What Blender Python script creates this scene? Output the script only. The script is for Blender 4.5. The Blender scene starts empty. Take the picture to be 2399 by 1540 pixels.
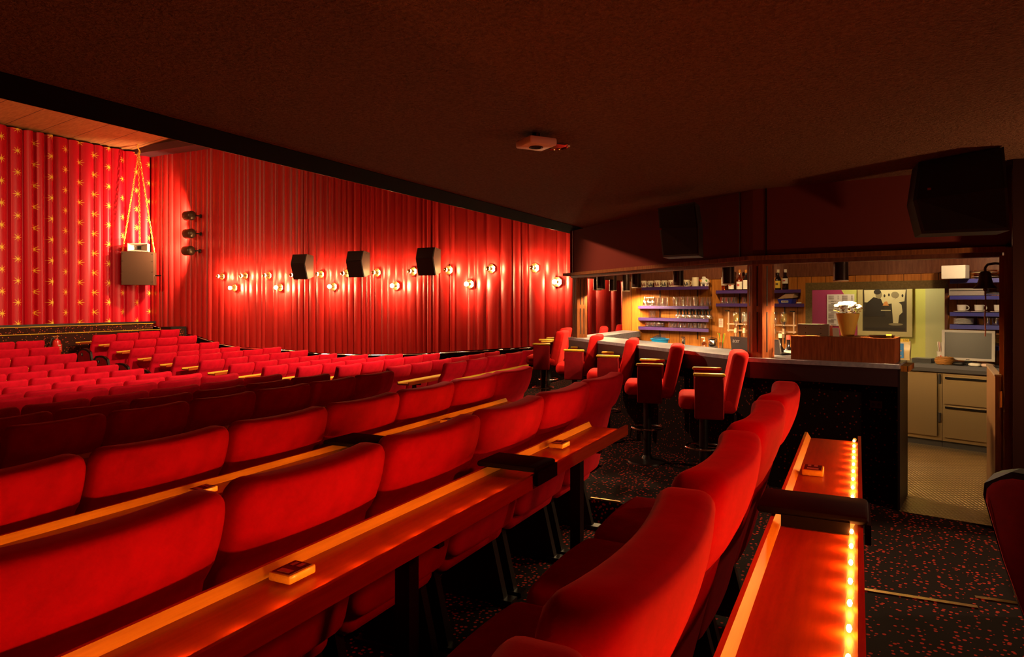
import bpy, bmesh, math, random
from mathutils import Vector, Matrix
random.seed(7)
S = bpy.context.scene
C = S.collection
PI = math.pi

# ------------------------------------------------------------------ camera
F, CX, HY, EYE = 1610.0, 1200.0, 708.0, 1.40        # focal length in pixels, optical axis, horizon row, eye height
TH = math.radians(26.7)                              # seat rows run along world X, the screen lies towards +Y
SN, CS = math.sin(TH), math.cos(TH)
cam_d = bpy.data.cameras.new('camera'); cam = bpy.data.objects.new('camera', cam_d); C.objects.link(cam)
cam_d.sensor_width = 36.0; cam_d.lens = 36.0 * F / 2399.0
cam_d.shift_x = (1199.5 - CX) / 2399.0; cam_d.shift_y = (HY - 770.0) / 2399.0
cam_d.clip_start = 0.05; cam_d.clip_end = 100
cam.location = (0, 0, EYE)
cam.rotation_euler = (PI / 2, 0, TH - PI / 2)
S.camera = cam

# ------------------------------------------------------------------ view and world
S.view_settings.view_transform = 'Standard'; S.view_settings.look = 'None'
S.view_settings.exposure = 0.0; S.view_settings.gamma = 1.0; S.view_settings.use_curve_mapping = False
S.cycles.use_denoising = True
S.cycles.max_bounces = 8; S.cycles.transparent_max_bounces = 24
S.cycles.sample_clamp_indirect = 4.0
W = bpy.data.worlds.new('World'); S.world = W; W.use_nodes = True
W.node_tree.nodes['Background'].inputs[0].default_value = (1.0, 0.35, 0.2, 1)
W.node_tree.nodes['Background'].inputs[1].default_value = 0.002

# ------------------------------------------------------------------ pixel -> place helpers
def P(x, y, d):
    r = (x - CX) / F * d
    return Vector((SN * r + CS * d, -CS * r + SN * d, EYE + (HY - y) / F * d))
def RD(r, d): return Vector((SN * r + CS * d, -CS * r + SN * d))
def XD(x, d): return RD((x - CX) / F * d, d)
def d_on_b(x, b): return F * b / (CS * (CX + F * SN / CS - x))
def d_on_a(x, a): return F * a / (SN * (x - (CX - F * CS / SN)))
def on_b(x, y, b): return P(x, y, d_on_b(x, b))
def on_a(x, y, a): return P(x, y, d_on_a(x, a))
def on_z(x, y, z): return P(x, y, (EYE - z) * F / (y - HY))
def d_on_line(x, p, u):
    """depth at pixel column x of the vertical plane through plan point p along u (both in r,d)"""
    k = (x - CX) / F
    t = (k * p[1] - p[0]) / (u[0] - k * u[1])
    return p[1] + t * u[1]

# ------------------------------------------------------------------ lights that are not lamps of one fixture builder
def lamp(name, kind, loc, energy, col, aim=None, **kw):
    l = bpy.data.lights.new(name, kind); o = bpy.data.objects.new(name, l); C.objects.link(o)
    l.energy = energy; l.color = col; o.location = loc
    for k, v in kw.items(): setattr(l, k, v)
    if aim is not None:
        o.rotation_euler = (Vector(aim) - Vector(loc)).to_track_quat('-Z', 'Y').to_euler()
    return o
WARM = (1.0, 0.62, 0.30)
# auditorium house lights recessed in the high ceiling, above and behind the seats
lamp('house_light', 'SPOT', (10.2, 3.8, 5.4), 4200, (1.0, .72, .38), (9.0, 11.5, .3), spot_size=1.25, spot_blend=.8, shadow_soft_size=.12)
lamp('house_light', 'SPOT', (4.5, 3.6, 5.7), 1300, (1.0, .72, .38), (5.6, 14.0, .3), spot_size=1.3, spot_blend=.8, shadow_soft_size=.12)
lamp('house_light', 'SPOT', (5.6, 4.3, 2.62), 260, (1.0, .62, .34), (5.9, .9, .7), spot_size=1.7, spot_blend=.5, shadow_soft_size=.03)
# unseen fill added to brighten the star curtain and the timber ceiling
lamp('stage_fill', 'SPOT', (1.5, 15.2, 4.6), 1300, (1.0, .55, .25), (10.8, 19.0, 2.4), spot_size=1.5, spot_blend=.8, shadow_soft_size=.08)

lamp('entrance_light', 'POINT', (4.35, -1.4, 1.2), 34, (1.0, .62, .32), shadow_soft_size=.04)
# unseen red fill added over the rear rows, behind and right of the camera
lamp('red_fill', 'AREA', (1.9, -1.1, 2.2), 11, (1.0, .03, .02), (1.9, .35, .8), shape='DISK', size=.35, spread=2.0)
# ------------------------------------------------------------------ materials
def mat(name, col=(.5, .5, .5), rough=.5, metal=0.0, spec=.5, sheen=0.0, emit=None, es=0.0, coat=0.0):
    m = bpy.data.materials.new(name); m.use_nodes = True
    b = m.node_tree.nodes['Principled BSDF']; i = b.inputs
    i['Base Color'].default_value = (*col, 1); i['Roughness'].default_value = rough; i['Metallic'].default_value = metal
    i['Specular IOR Level'].default_value = spec
    if sheen: i['Sheen Weight'].default_value = sheen; i['Sheen Roughness'].default_value = .4; i['Sheen Tint'].default_value = (1, .05, .03, 1)
    if coat: i['Coat Weight'].default_value = coat; i['Coat Roughness'].default_value = .15
    if emit: i['Emission Color'].default_value = (*emit, 1); i['Emission Strength'].default_value = es
    return m
class NT:
    def __init__(s, m): s.t = m.node_tree; s.b = s.t.nodes['Principled BSDF']
    def n(s, ty, **kw):
        x = s.t.nodes.new(ty)
        for k, v in kw.items(): setattr(x, k, v)
        return x
    def l(s, a, b): s.t.links.new(a, b)
    def val(s, sock, v):
        if hasattr(v, 'links') or hasattr(v, 'is_linked'): s.l(v, sock)
        else: sock.default_value = v
    def math(s, op, a, b=None, c=None):
        x = s.n('ShaderNodeMath', operation=op); s.val(x.inputs[0], a)
        if b is not None: s.val(x.inputs[1], b)
        if c is not None: s.val(x.inputs[2], c)
        return x.outputs[0]
    def mix(s, f, a, b):
        x = s.n('ShaderNodeMix', data_type='RGBA'); s.val(x.inputs[0], f)
        for k, v in ((6, a), (7, b)):
            if isinstance(v, tuple): x.inputs[k].default_value = (*v, 1)
            else: s.l(v, x.inputs[k])
        return x.outputs[2]
    def obj(s, scale=(1, 1, 1), rot=(0, 0, 0)):
        tc = s.n('ShaderNodeTexCoord'); mp = s.n('ShaderNodeMapping')
        mp.inputs['Scale'].default_value = scale; mp.inputs['Rotation'].default_value = rot
        s.l(tc.outputs['Object'], mp.inputs[0]); return mp.outputs[0]
    def noise(s, vec, scale=5, detail=3, rough=.5):
        x = s.n('ShaderNodeTexNoise'); s.l(vec, x.inputs['Vector']); x.inputs['Scale'].default_value = scale
        x.inputs['Detail'].default_value = detail; x.inputs['Roughness'].default_value = rough; return x.outputs[0]
    def ramp(s, f, stops):
        x = s.n('ShaderNodeValToRGB'); s.l(f, x.inputs[0]); e = x.color_ramp.elements
        while len(e) < len(stops): e.new(.5)
        for k, (p, c) in enumerate(stops): e[k].position = p; e[k].color = (*c, 1)
        return x.outputs[0]
    def bump(s, h, strength=.3, dist=.01):
        x = s.n('ShaderNodeBump'); x.inputs['Strength'].default_value = strength; x.inputs['Distance'].default_value = dist
        s.l(h, x.inputs['Height']); s.l(x.outputs[0], s.b.inputs['Normal'])
    def color(s, c): s.l(c, s.b.inputs['Base Color'])

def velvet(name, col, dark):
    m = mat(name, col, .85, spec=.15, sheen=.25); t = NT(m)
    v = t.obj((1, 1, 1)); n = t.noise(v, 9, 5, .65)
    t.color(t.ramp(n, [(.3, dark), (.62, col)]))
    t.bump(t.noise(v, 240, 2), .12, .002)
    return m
VELVET = velvet('red velvet', (.60, .0012, .020), (.45, .0008, .014))
VELVET_STOOL = velvet('orange red velvet', (.64, .010, .010), (.52, .006, .008))
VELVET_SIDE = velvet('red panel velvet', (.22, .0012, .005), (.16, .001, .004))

def wood(name, a, b, rough=.4, scale=6, ax=(1, 14, 14), coat=0.0, spec=.22):
    m = mat(name, a, rough, coat=coat, spec=spec); t = NT(m)
    v = t.obj(ax); n = t.noise(v, scale, 6, .6)
    t.color(t.ramp(n, [(.32, b), (.66, a)]))
    t.bump(n, .08, .003)
    return m
OAK = wood('oak table', (.48, .075, .008), (.36, .048, .006), .32, 5, (1, 12, 12), .25, .5)
OAKLEDGE = wood('oak ledge', (.72, .42, .035), (.58, .33, .028), .35, 5, (1, 14, 14), .2)
REDWOOD = wood('reddish column wood', (.32, .085, .028), (.18, .042, .014), .55, 5, (16, 16, 1.2), 0, .06)
TRIMWOOD = wood('trim wood', (.30, .10, .030), (.16, .045, .015), .6, 5, (16, 16, 1.2), 0, .06)
HONEY = wood('honey wood panelling', (.52, .22, .045), (.36, .13, .025), .45, 4, (14, 14, 1.1))
DARKWOOD = wood('dark board', (.16, .055, .028), (.10, .030, .016), .42, 5, (9, 9, 1.3))
OLIVEWOOD = wood('olive window frame wood', (.16, .11, .04), (.11, .07, .022), .5, 5, (10, 10, 10))
CEILWOOD = wood('timber ceiling board', (.60, .28, .10), (.45, .19, .06), .6, 3, (3, 9, 3))

def carpet(name, base, dot, scale, thr=.33):
    m = mat(name, base, .95, spec=.1); t = NT(m)
    tc = t.n('ShaderNodeNewGeometry'); v = t.n('ShaderNodeTexVoronoi'); v.inputs['Scale'].default_value = scale
    v.inputs['Randomness'].default_value = .75
    t.l(tc.outputs['Position'], v.inputs['Vector'])
    f = t.math('LESS_THAN', v.outputs['Distance'], thr)
    t.color(t.mix(f, base, dot)); return m
CARPET = carpet('black carpet with red dots', (.010, .005, .005), (.40, .035, .020), 37, .29)
CARPETWALL = carpet('dado carpet with red dots', (.012, .005, .004), (.20, .025, .012), 33, .20)
STAGECARPET = carpet('stage carpet with red dots', (.040, .012, .008), (.50, .08, .03), 19, .24)
BLACK = mat('black lacquer', (.006, .004, .004), .45)
BLACKMETAL = mat('black metal', (.010, .007, .007), .35)
RUBBER = mat('black rubber', (.004, .002, .003), .8, spec=.2)
CHROME = mat('chrome', (.75, .72, .70), .12, 1.0)
BRASS = mat('brass', (.75, .45, .16), .25, 1.0)
DARKBRASS = mat('dark brass bell', (.10, .055, .025), .4, .8)
STEEL = mat('brushed steel', (.26, .175, .085), .40, 1.0)
NT(STEEL).bump(NT(STEEL).noise(NT(STEEL).obj((2, 2, 120)), 4, 2), .03, .001)
FASCIA = mat('maroon painted panel', (.17, .030, .022), .7, spec=.03)
COUNTERFRONT = mat('dark plum counter edge', (.030, .010, .014), .5)
COUNTERTOP = mat('slate blue countertop', (.30, .31, .38), .28); t_ = NT(COUNTERTOP)
t_.color(t_.ramp(t_.noise(t_.obj(), 30, 5), [(.3, (.24, .25, .31)), (.7, (.38, .38, .45))]))
PURPLE = mat('purple shelf laminate', (.060, .026, .15), .5, spec=.2)
BLUESHELF = mat('blue shelf laminate', (.05, .055, .36), .4)
WHITE = mat('white ceramic', (.78, .74, .68), .25)
CREAM = mat('cream ceramic', (.66, .55, .38), .3)
PLASTICWHITE = mat('pale plastic', (.75, .55, .48), .5)
GREYPLASTIC = mat('grey plastic', (.20, .19, .17), .45)
SILVERPLASTIC = mat('silver plastic', (.36, .33, .32), .4, .2)
SCREEN = mat('switched off screen', (.045, .042, .040), .3)
TERRACOTTA = mat('mustard flower pot', (.80, .46, .07), .6)
def thin_glass(name, tint=(1, 1, 1), refl=.32, dens=.20):
    m = bpy.data.materials.new(name); m.use_nodes = True; t = m.node_tree; t.nodes.clear()
    o = t.nodes.new('ShaderNodeOutputMaterial'); mx = t.nodes.new('ShaderNodeMixShader')
    tr = t.nodes.new('ShaderNodeBsdfTransparent'); gl = t.nodes.new('ShaderNodeBsdfGlossy')
    lw = t.nodes.new('ShaderNodeLayerWeight'); mr = t.nodes.new('ShaderNodeMapRange')
    tr.inputs[0].default_value = (*tint, 1); gl.inputs[0].default_value = (1, 1, 1, 1); gl.inputs['Roughness'].default_value = .12
    lw.inputs[0].default_value = .45
    mr.inputs['To Min'].default_value = dens; mr.inputs['To Max'].default_value = refl + .55
    t.links.new(lw.outputs['Facing'], mr.inputs[0]); t.links.new(mr.outputs[0], mx.inputs[0])
    t.links.new(tr.outputs[0], mx.inputs[1]); t.links.new(gl.outputs[0], mx.inputs[2]); t.links.new(mx.outputs[0], o.inputs[0])
    return m
GLASS = thin_glass('clear glass')
AMBERGLASS = thin_glass('amber spirit', (.75, .32, .08), .12, .06)
PANE = thin_glass('window pane', (1, 1, 1), -.40, .02)
DARKGLASS = mat('dark bottle glass', (.012, .006, .006), .12)

# ceiling: dark textured plaster
CEIL = mat('dark textured plaster', (.050, .028, .019), .9, spec=.03); t_ = NT(CEIL)
n1 = t_.noise(t_.obj(), 70, 4, .6); t_.color(t_.ramp(n1, [(.3, (.20, .08, .04)), (.7, (.34, .14, .075))]))
t_.bump(n1, 1.0, .05)
CEILBLACK = mat('black ceiling border', (.005, .0025, .0025), .9, spec=.02)

# curtains
def curtain_mat(name, col, dark):
    m = mat(name, col, .40, spec=.55); t = NT(m)
    n = t.noise(t.obj((60, 60, .6)), 1.0, 3); t.color(t.ramp(n, [(.3, dark), (.7, col)])); return m
SIDECURTAIN = curtain_mat('red pleated curtain', (.50, .013, .010), (.38, .008, .007))
STARCURTAIN = mat('red star curtain', (.55, .004, .012), .45, spec=.35)
def build_star_nodes():
    t = NT(STARCURTAIN); g = t.n('ShaderNodeNewGeometry'); sp = t.n('ShaderNodeSeparateXYZ'); t.l(g.outputs['Position'], sp.inputs[0])
    SX, SZ = .395, .545
    u = t.math('DIVIDE', t.math('SUBTRACT', sp.outputs[0], 9.84 - .1975), SX)
    ci = t.math('FLOOR', u); fu = t.math('MULTIPLY', t.math('SUBTRACT', t.math('FRACT', u), .5), SX)
    par = t.math('MULTIPLY', t.math('MODULO', ci, 2.0), .5)
    v = t.math('ADD', t.math('DIVIDE', t.math('SUBTRACT', sp.outputs[2], 1.12), SZ), par)
    fv = t.math('MULTIPLY', t.math('SUBTRACT', t.math('FRACT', v), .5), SZ)
    r = t.math('SQRT', t.math('ADD', t.math('MULTIPLY', fu, fu), t.math('MULTIPLY', fv, fv)))
    ang = t.math('ARCTAN2', fv, fu)
    k = t.math('ABSOLUTE', t.math('SINE', t.math('MULTIPLY', ang, 4.0)))
    lim = t.math('ADD', t.math('MULTIPLY', t.math('POWER', t.math('SUBTRACT', 1.0, k), 2.0), .085), .030)
    f = t.math('LESS_THAN', r, lim)
    t.color(t.mix(f, (.52, .002, .014), (.92, .58, .05)))
build_star_nodes()

# checker plate
PLATE = mat('checker plate steel', (.30, .21, .10), .34, .9); t_ = NT(PLATE)
vm_ = t_.n('ShaderNodeSeparateXYZ'); t_.l(t_.obj((1, 1, 1), (0, 0, -.5)), vm_.inputs[0])
ru = t_.math('DIVIDE', vm_.outputs[0], .052); rw = t_.math('FLOOR', ru); fu_ = t_.math('ABSOLUTE', t_.math('SUBTRACT', t_.math('FRACT', ru), .5))
rv = t_.math('ADD', t_.math('DIVIDE', vm_.outputs[1], .026), t_.math('MULTIPLY', rw, .5)); fv_ = t_.math('ABSOLUTE', t_.math('SUBTRACT', t_.math('FRACT', rv), .5))
el = t_.math('ADD', t_.math('POWER', t_.math('DIVIDE', fu_, .42), 2.0), t_.math('POWER', t_.math('DIVIDE', fv_, .26), 2.0))
dm_ = t_.math('SUBTRACT', 1.0, t_.math('MINIMUM', el, 1.0)); t_.bump(dm_, .9, .008)
t_.color(t_.mix(t_.math('MINIMUM', t_.math('MULTIPLY', dm_, 2.0), 1.0), (.22, .15, .07), (.42, .31, .16)))

def emis(name, col, s):
    m = mat(name, col, .5, emit=col, es=s); return m
BULB = emis('lit bulb', (1.0, .70, .32), 800)
BULBLOW = emis('lit mirror bulb', (1.0, .68, .28), 440)
BEAD = emis('rope light lamp', (1.0, .27, .045), 430); BEADLOW = emis('dim rope light lamp', (1.0, .27, .06), 360)
ROPE = bpy.data.materials.new('glowing rope tube'); ROPE.use_nodes = True; t_ = ROPE.node_tree; t_.nodes.clear()
o_ = t_.nodes.new('ShaderNodeOutputMaterial'); a_ = t_.nodes.new('ShaderNodeMixShader'); b_ = t_.nodes.new('ShaderNodeBsdfTransparent'); e_ = t_.nodes.new('ShaderNodeEmission')
e_.inputs[0].default_value = (1.0, .42, .06, 1); e_.inputs[1].default_value = 1.7; b_.inputs[0].default_value = (1, .9, .7, 1); a_.inputs[0].default_value = .35
t_.links.new(b_.outputs[0], a_.inputs[1]); t_.links.new(e_.outputs[0], a_.inputs[2]); t_.links.new(a_.outputs[0], o_.inputs[0])
CANLIT = emis('lit lamp mouth', (1.0, .74, .42), 9)

# ------------------------------------------------------------------ mesh builder
class MB:
    def __init__(s): s.v = []; s.f = []
    def add(s, vs, fs):
        o = len(s.v); s.v += [tuple(x) for x in vs]; s.f += [tuple(o + i for i in f) for f in fs]; return s
    def box(s, c, size, rz=0, top=None):
        hx, hy, hz = size[0] / 2, size[1] / 2, size[2] / 2; cr, sr = math.cos(rz), math.sin(rz); vs = []
        for z in (-hz, hz):
            for x, y in ((-hx, -hy), (hx, -hy), (hx, hy), (-hx, hy)):
                k = top if (top and z > 0) else 1
                vs.append((c[0] + (x * cr - y * sr) * k, c[1] + (x * sr + y * cr) * k, c[2] + z))
        return s.add(vs, [(3, 2, 1, 0), (4, 5, 6, 7), (0, 1, 5, 4), (1, 2, 6, 5), (2, 3, 7, 6), (3, 0, 4, 7)])
    def hexa(s, bot, top):
        return s.add(list(bot) + list(top), [(3, 2, 1, 0), (4, 5, 6, 7), (0, 1, 5, 4), (1, 2, 6, 5), (2, 3, 7, 6), (3, 0, 4, 7)])
    def prism(s, poly, z0, z1):
        n = len(poly); g = lambda z, i: z[i] if isinstance(z, (list, tuple)) else z
        vs = [(p[0], p[1], g(z0, i)) for i, p in enumerate(poly)] + [(p[0], p[1], g(z1, i)) for i, p in enumerate(poly)]
        fs = [tuple(range(n - 1, -1, -1)), tuple(range(n, 2 * n))] + [(i, (i + 1) % n, n + (i + 1) % n, n + i) for i in range(n)]
        return s.add(vs, fs)
    def ring(s, c, ax, r, n, ref=None):
        ax = Vector(ax).normalized(); a = ax.orthogonal().normalized() if ref is None else Vector(ref); b = ax.cross(a)
        return [Vector(c) + a * (r * math.cos(2 * PI * i / n)) + b * (r * math.sin(2 * PI * i / n)) for i in range(n)]
    def cyl(s, p0, p1, r0, r1=None, n=16, caps=True):
        r1 = r0 if r1 is None else r1; ax = Vector(p1) - Vector(p0); ref = ax.normalized().orthogonal().normalized()
        vs = s.ring(p0, ax, r0, n, ref) + s.ring(p1, ax, r1, n, ref)
        fs = [(i, (i + 1) % n, n + (i + 1) % n, n + i) for i in range(n)]
        if caps: fs += [tuple(range(n - 1, -1, -1)), tuple(range(n, 2 * n))]
        return s.add(vs, fs)
    def lathe(s, prof, c=(0, 0, 0), n=16, axis='z', cap=True):
        vs = []; m = len(prof)
        for r, z in prof:
            for i in range(n):
                a = 2 * PI * i / n
                p = (r * math.cos(a), r * math.sin(a), z)
                if axis == 'y': p = (p[0], z, p[1])
                if axis == '-x': p = (-z, p[0], p[1])
                vs.append((c[0] + p[0], c[1] + p[1], c[2] + p[2]))
        fs = [(k * n + i, k * n + (i + 1) % n, (k + 1) * n + (i + 1) % n, (k + 1) * n + i) for k in range(m - 1) for i in range(n)]
        if cap:
            if prof[0][0] > 1e-6: fs.append(tuple(range(n - 1, -1, -1)))
            if prof[-1][0] > 1e-6: fs.append(tuple(range((m - 1) * n, m * n)))
        return s.add(vs, fs)
    def tube(s, pts, r, n=8, closed=False):
        pts = [Vector(p) for p in pts]; m = len(pts); vs = []; ref = None
        for k, p in enumerate(pts):
            a = pts[(k + 1) % m] if (closed or k < m - 1) else p; b = pts[k - 1] if (closed or k > 0) else p
            t = (a - b).normalized()
            ref = t.orthogonal().normalized() if ref is None else (ref - t * ref.dot(t)).normalized()
            rr = r[k] if isinstance(r, list) else r
            vs += s.ring(p, t, rr, n, ref)
        fs = [(k * n + i, k * n + (i + 1) % n, ((k + 1) % m) * n + (i + 1) % n, ((k + 1) % m) * n + i)
              for k in range(m if closed else m - 1) for i in range(n)]
        if not closed: fs += [tuple(range(n - 1, -1, -1)), tuple(range((m - 1) * n, m * n))]
        return s.add(vs, fs)
    def soft(s, w, t, h, c=(0, 0, 0), rx=.05, ry=.03, rz=.05, nx=8, nz=6, ny=2, seg=4, fn=None):
        """rounded block: profile in y,z swept along x, ends rounded; fn deforms each point"""
        rp = min(ry, rz)
        def prof(iy, iz):
            hy, hz = t / 2 - iy, h / 2 - iz; r = max(min(rp, hy - .001, hz - .001), .001); pts = []
            for (cy, cz, a0) in ((hy - r, hz - r, 0), (-hy + r, hz - r, PI / 2), (-hy + r, -hz + r, PI), (hy - r, -hz + r, 1.5 * PI)):
                for k in range(seg + 1):
                    a = a0 + PI / 2 * k / seg; pts.append((cy + r * math.cos(a), cz + r * math.sin(a)))
                nx_ = nz if a0 in (PI / 2, 1.5 * PI) else ny
                p = pts[-1]; q = {0: (-hy + r, hz), PI / 2: (-hy, -hz + r), PI: (hy - r, -hz), 1.5 * PI: (hy, hz - r)}[a0]
                for k in range(1, nx_): pts.append((p[0] + (q[0] - p[0]) * k / nx_, p[1] + (q[1] - p[1]) * k / nx_))
            return pts
        xs = [(-w / 2 + rx * (1 - math.cos(PI / 2 * k / seg)), 1 - math.sin(PI / 2 * k / seg)) for k in range(seg + 1)]
        xs += [(-w / 2 + rx + (w - 2 * rx) * k / nx, 0) for k in range(1, nx)]
        xs += [(w / 2 - rx * (1 - math.cos(PI / 2 * (seg - k) / seg)), 1 - math.sin(PI / 2 * (seg - k) / seg)) for k in range(seg + 1)]
        vs = []; n = None
        for x, e in xs:
            pr = prof(ry * e * .98, rz * e * .98); n = len(pr)
            for y, z in pr:
                q = Vector((x + c[0], y + c[1], z + c[2])); vs.append(fn(q) if fn else q)
        m = len(xs)
        fs = [(k * n + i, (k + 1) * n + i, (k + 1) * n + (i + 1) % n, k * n + (i + 1) % n) for k in range(m - 1) for i in range(n)]
        fs += [tuple(range(n)), tuple(range(m * n - 1, (m - 1) * n - 1, -1))]
        return s.add(vs, fs)
    def sphere(s, c, r, n=12, m=8, sc=(1, 1, 1)):
        prof = [(max(r * math.sin(PI * k / m), 1e-5), -r * math.cos(PI * k / m)) for k in range(m + 1)]
        o = len(s.v); s.lathe(prof, (0, 0, 0), n)
        for i in range(o, len(s.v)):
            v = s.v[i]; s.v[i] = (c[0] + v[0] * sc[0], c[1] + v[1] * sc[1], c[2] + v[2] * sc[2])
        return s
    def obj(s, name, m, parent=None, smooth=False, loc=None, rz=None, angle=.7):
        me = bpy.data.meshes.new(name); me.from_pydata(s.v, [], s.f)
        bm = bmesh.new(); bm.from_mesh(me); bmesh.ops.recalc_face_normals(bm, faces=bm.faces)
        if smooth:
            for f in bm.faces: f.smooth = True
            for e in bm.edges:
                if len(e.link_faces) == 2 and e.calc_face_angle(0) > angle: e.smooth = False
        bm.to_mesh(me); bm.free()
        me.materials.append(m); o = bpy.data.objects.new(name, me); C.objects.link(o)
        if parent is not None: o.parent = parent
        if loc is not None: o.location = loc
        if rz is not None: o.rotation_euler = (0, 0, rz)
        return o

def tag(o, label, cat, group=None, kind=None):
    o['label'] = label; o['category'] = cat
    if group: o['group'] = group
    if kind: o['kind'] = kind
    return o
def struct(o, label=None):
    o['kind'] = 'structure'
    if label: o['label'] = label
    return o
def thing(name, label, cat, loc=(0, 0, 0), rz=0, group=None):
    o = bpy.data.objects.new(name, None); o.empty_display_size = .1; C.objects.link(o)
    o.location = loc; o.rotation_euler = (0, 0, rz); tag(o, label, cat, group); return o
def dup(root, loc=None, rz=None, label=None, group=None, skip=()):
    r = root.copy(); C.objects.link(r)
    if loc is not None: r.location = loc
    if rz is not None: r.rotation_euler = (0, 0, rz)
    if label: r['label'] = label
    if group: r['group'] = group
    for ch in list(root.children):
        if ch.name.split('.')[0] in skip: continue
        c = ch.copy(); C.objects.link(c); c.parent = r
        for g in ch.children:
            d = g.copy(); C.objects.link(d); d.parent = c
    return r
ORD = 'first second third fourth fifth sixth seventh eighth ninth tenth eleventh twelfth thirteenth fourteenth fifteenth'.split()
def interp(x, pts):
    if x <= pts[0][0]: return pts[0][1]
    for (x0, y0), (x1, y1) in zip(pts, pts[1:]):
        if x <= x1: return y0 + (y1 - y0) * (x - x0) / (x1 - x0)
    return pts[-1][1]
def text_obj(name, body, size, m, loc, rot, parent=None, align='CENTER', ext=.0006):
    c = bpy.data.curves.new(name, 'FONT'); c.body = body; c.size = size; c.align_x = align; c.align_y = 'CENTER'; c.extrude = ext
    t = bpy.data.objects.new(name, c); C.objects.link(t)
    me = bpy.data.meshes.new_from_object(t.evaluated_get(bpy.context.evaluated_depsgraph_get())); bpy.data.objects.remove(t)
    me.materials.clear(); me.materials.append(m)
    o = bpy.data.objects.new(name, me); C.objects.link(o)
    o.location = loc; o.rotation_euler = rot
    if parent is not None: o.parent = parent
    return o

# ================================================================== SETTING
WX, BY = 13.5, 19.0                    # curtained side wall plane, star curtain plane
ZC = EYE + .85                         # low ceiling over the rear of the hall
BE = 3.18                              # edge of the low ceiling

# ---- row data: (b, seat top height, right end, number of seats)
H = 1.03
def zrel(x, y, b): return (HY - y) / F * d_on_b(x, b)
def a_of(x, b): return (d_on_b(x, b) - SN * b) / CS
ROWS = [(1.336, -.443, 4.29, 6), (2.42, -.53, 5.24, 7), (4.34, -.717, 5.93, 7), (5.49, -.83, 6.25, 7)]
for k, (x, y) in enumerate([(668, 875), (565, 873), (479, 873), (408, 869), (343, 862), (283, 853), (232, 844), (185, 827), (144, 811.5), (109, 797)]):
    b = 5.49 + 1.1 * (k + 1); a1 = a_of(x, b); n = 0
    while a_of(-60, b) < a1 - .62 * n: n += 1
    ROWS.append((b, zrel(x, y, b), a1, n))
BLOCK = []
for k, (x0, y0, x1, y1, n) in enumerate([(220, 786, 424, 770, 4), (261, 801, 465, 785, 4), (309, 817, 517, 800, 4), (361, 829.5, 565, 811, 4),
        (412, 836, 662, 812, 5), (472, 846, 725, 819, 5), (542, 854, 793, 827, 5), (622, 859, 865, 829, 5), (702, 860, 947, 828, 5),
        (795, 857, 1034, 826, 5), (914, 860, 1174, 822, 6), (1046, 852, 1265, 817, 5)]):
    b = 17.06 - 1.06 * k
    BLOCK.append((b, a_of(x0, b), zrel(x0, y0, b), a_of(x1, b), zrel(x1, y1, b), n))

# ---- floor: one stepped carpeted floor
fl = MB()
def strip(a0, a1, b0, b1, z0, z1=None, base=-2.6):
    z1 = z0 if z1 is None else z1
    fl.hexa([(a0, b0, base), (a1, b0, base), (a1, b1, base), (a0, b1, base)], [(a0, b0, z0), (a1, b0, z1), (a1, b1, z1), (a0, b1, z0)])
def fz(z): return EYE + z - H
strip(-6, 4.6, -3.5, .86, 0)                                     # rear platform
strip(4.6, 14.2, -3.5, 1.95, 0)                                  # bar floor
strip(5.6, 14.2, 1.95, 3.55, 0); strip(6.5, 14.2, 3.55, 4.75, 0)
strip(-6, 4.32, .86, 1.98, fz(-.443)); strip(4.32, 4.6, .86, 1.95, -.19)
strip(-6, 5.3, 1.98, 3.05, fz(-.53)); strip(5.3, 5.6, 1.95, 3.55, -.25)
strip(-6, 5.3, 3.05, 3.55, -.25); strip(-6, 6.5, 3.55, 4.95, fz(-.717))
for k, (b, z, a1, n) in enumerate(ROWS[3:]):
    strip(-2, a1 + .8, 4.95 if k == 0 else b - .5, b + .6 if k < len(ROWS) - 4 else 18.2, fz(z))
for k, (b, a0, z0, a1, z1, n) in enumerate(BLOCK):
    sl = (z1 - z0) / (a1 - a0)
    am = a0 - .75; ax = WX + .1
    strip(am, ax, 4.75 if k == 11 else b - .45, b + .61 if k else 18.2, fz(z0 + sl * (am - a0)), fz(z0 + sl * (ax - a0)))
struct(fl.obj('floor', CARPET), 'black carpet floor with small red dots stepping down to the stage')

# steel floor behind the bar is added with the bar below

# ---- low dark ceiling, its black border and thin gilt edge
struct(MB().box((5.0, (BE - .36 - 5.5) / 2, ZC + .15), (24, BE - .36 + 5.5, .30)).obj('ceiling', CEIL), 'low dark textured plaster ceiling above the camera')
struct(MB().box((5.0, BE - .18, ZC + .148), (24, .36, .302)).obj('ceiling_border', CEILBLACK), 'smooth black border along the low ceiling edge')
struct(MB().box((1.0, BE + .006, ZC + .006), (13.3, .012, .014)).obj('trim_1', OAKLEDGE), 'thin gilt edge strip of the low ceiling')

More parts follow.
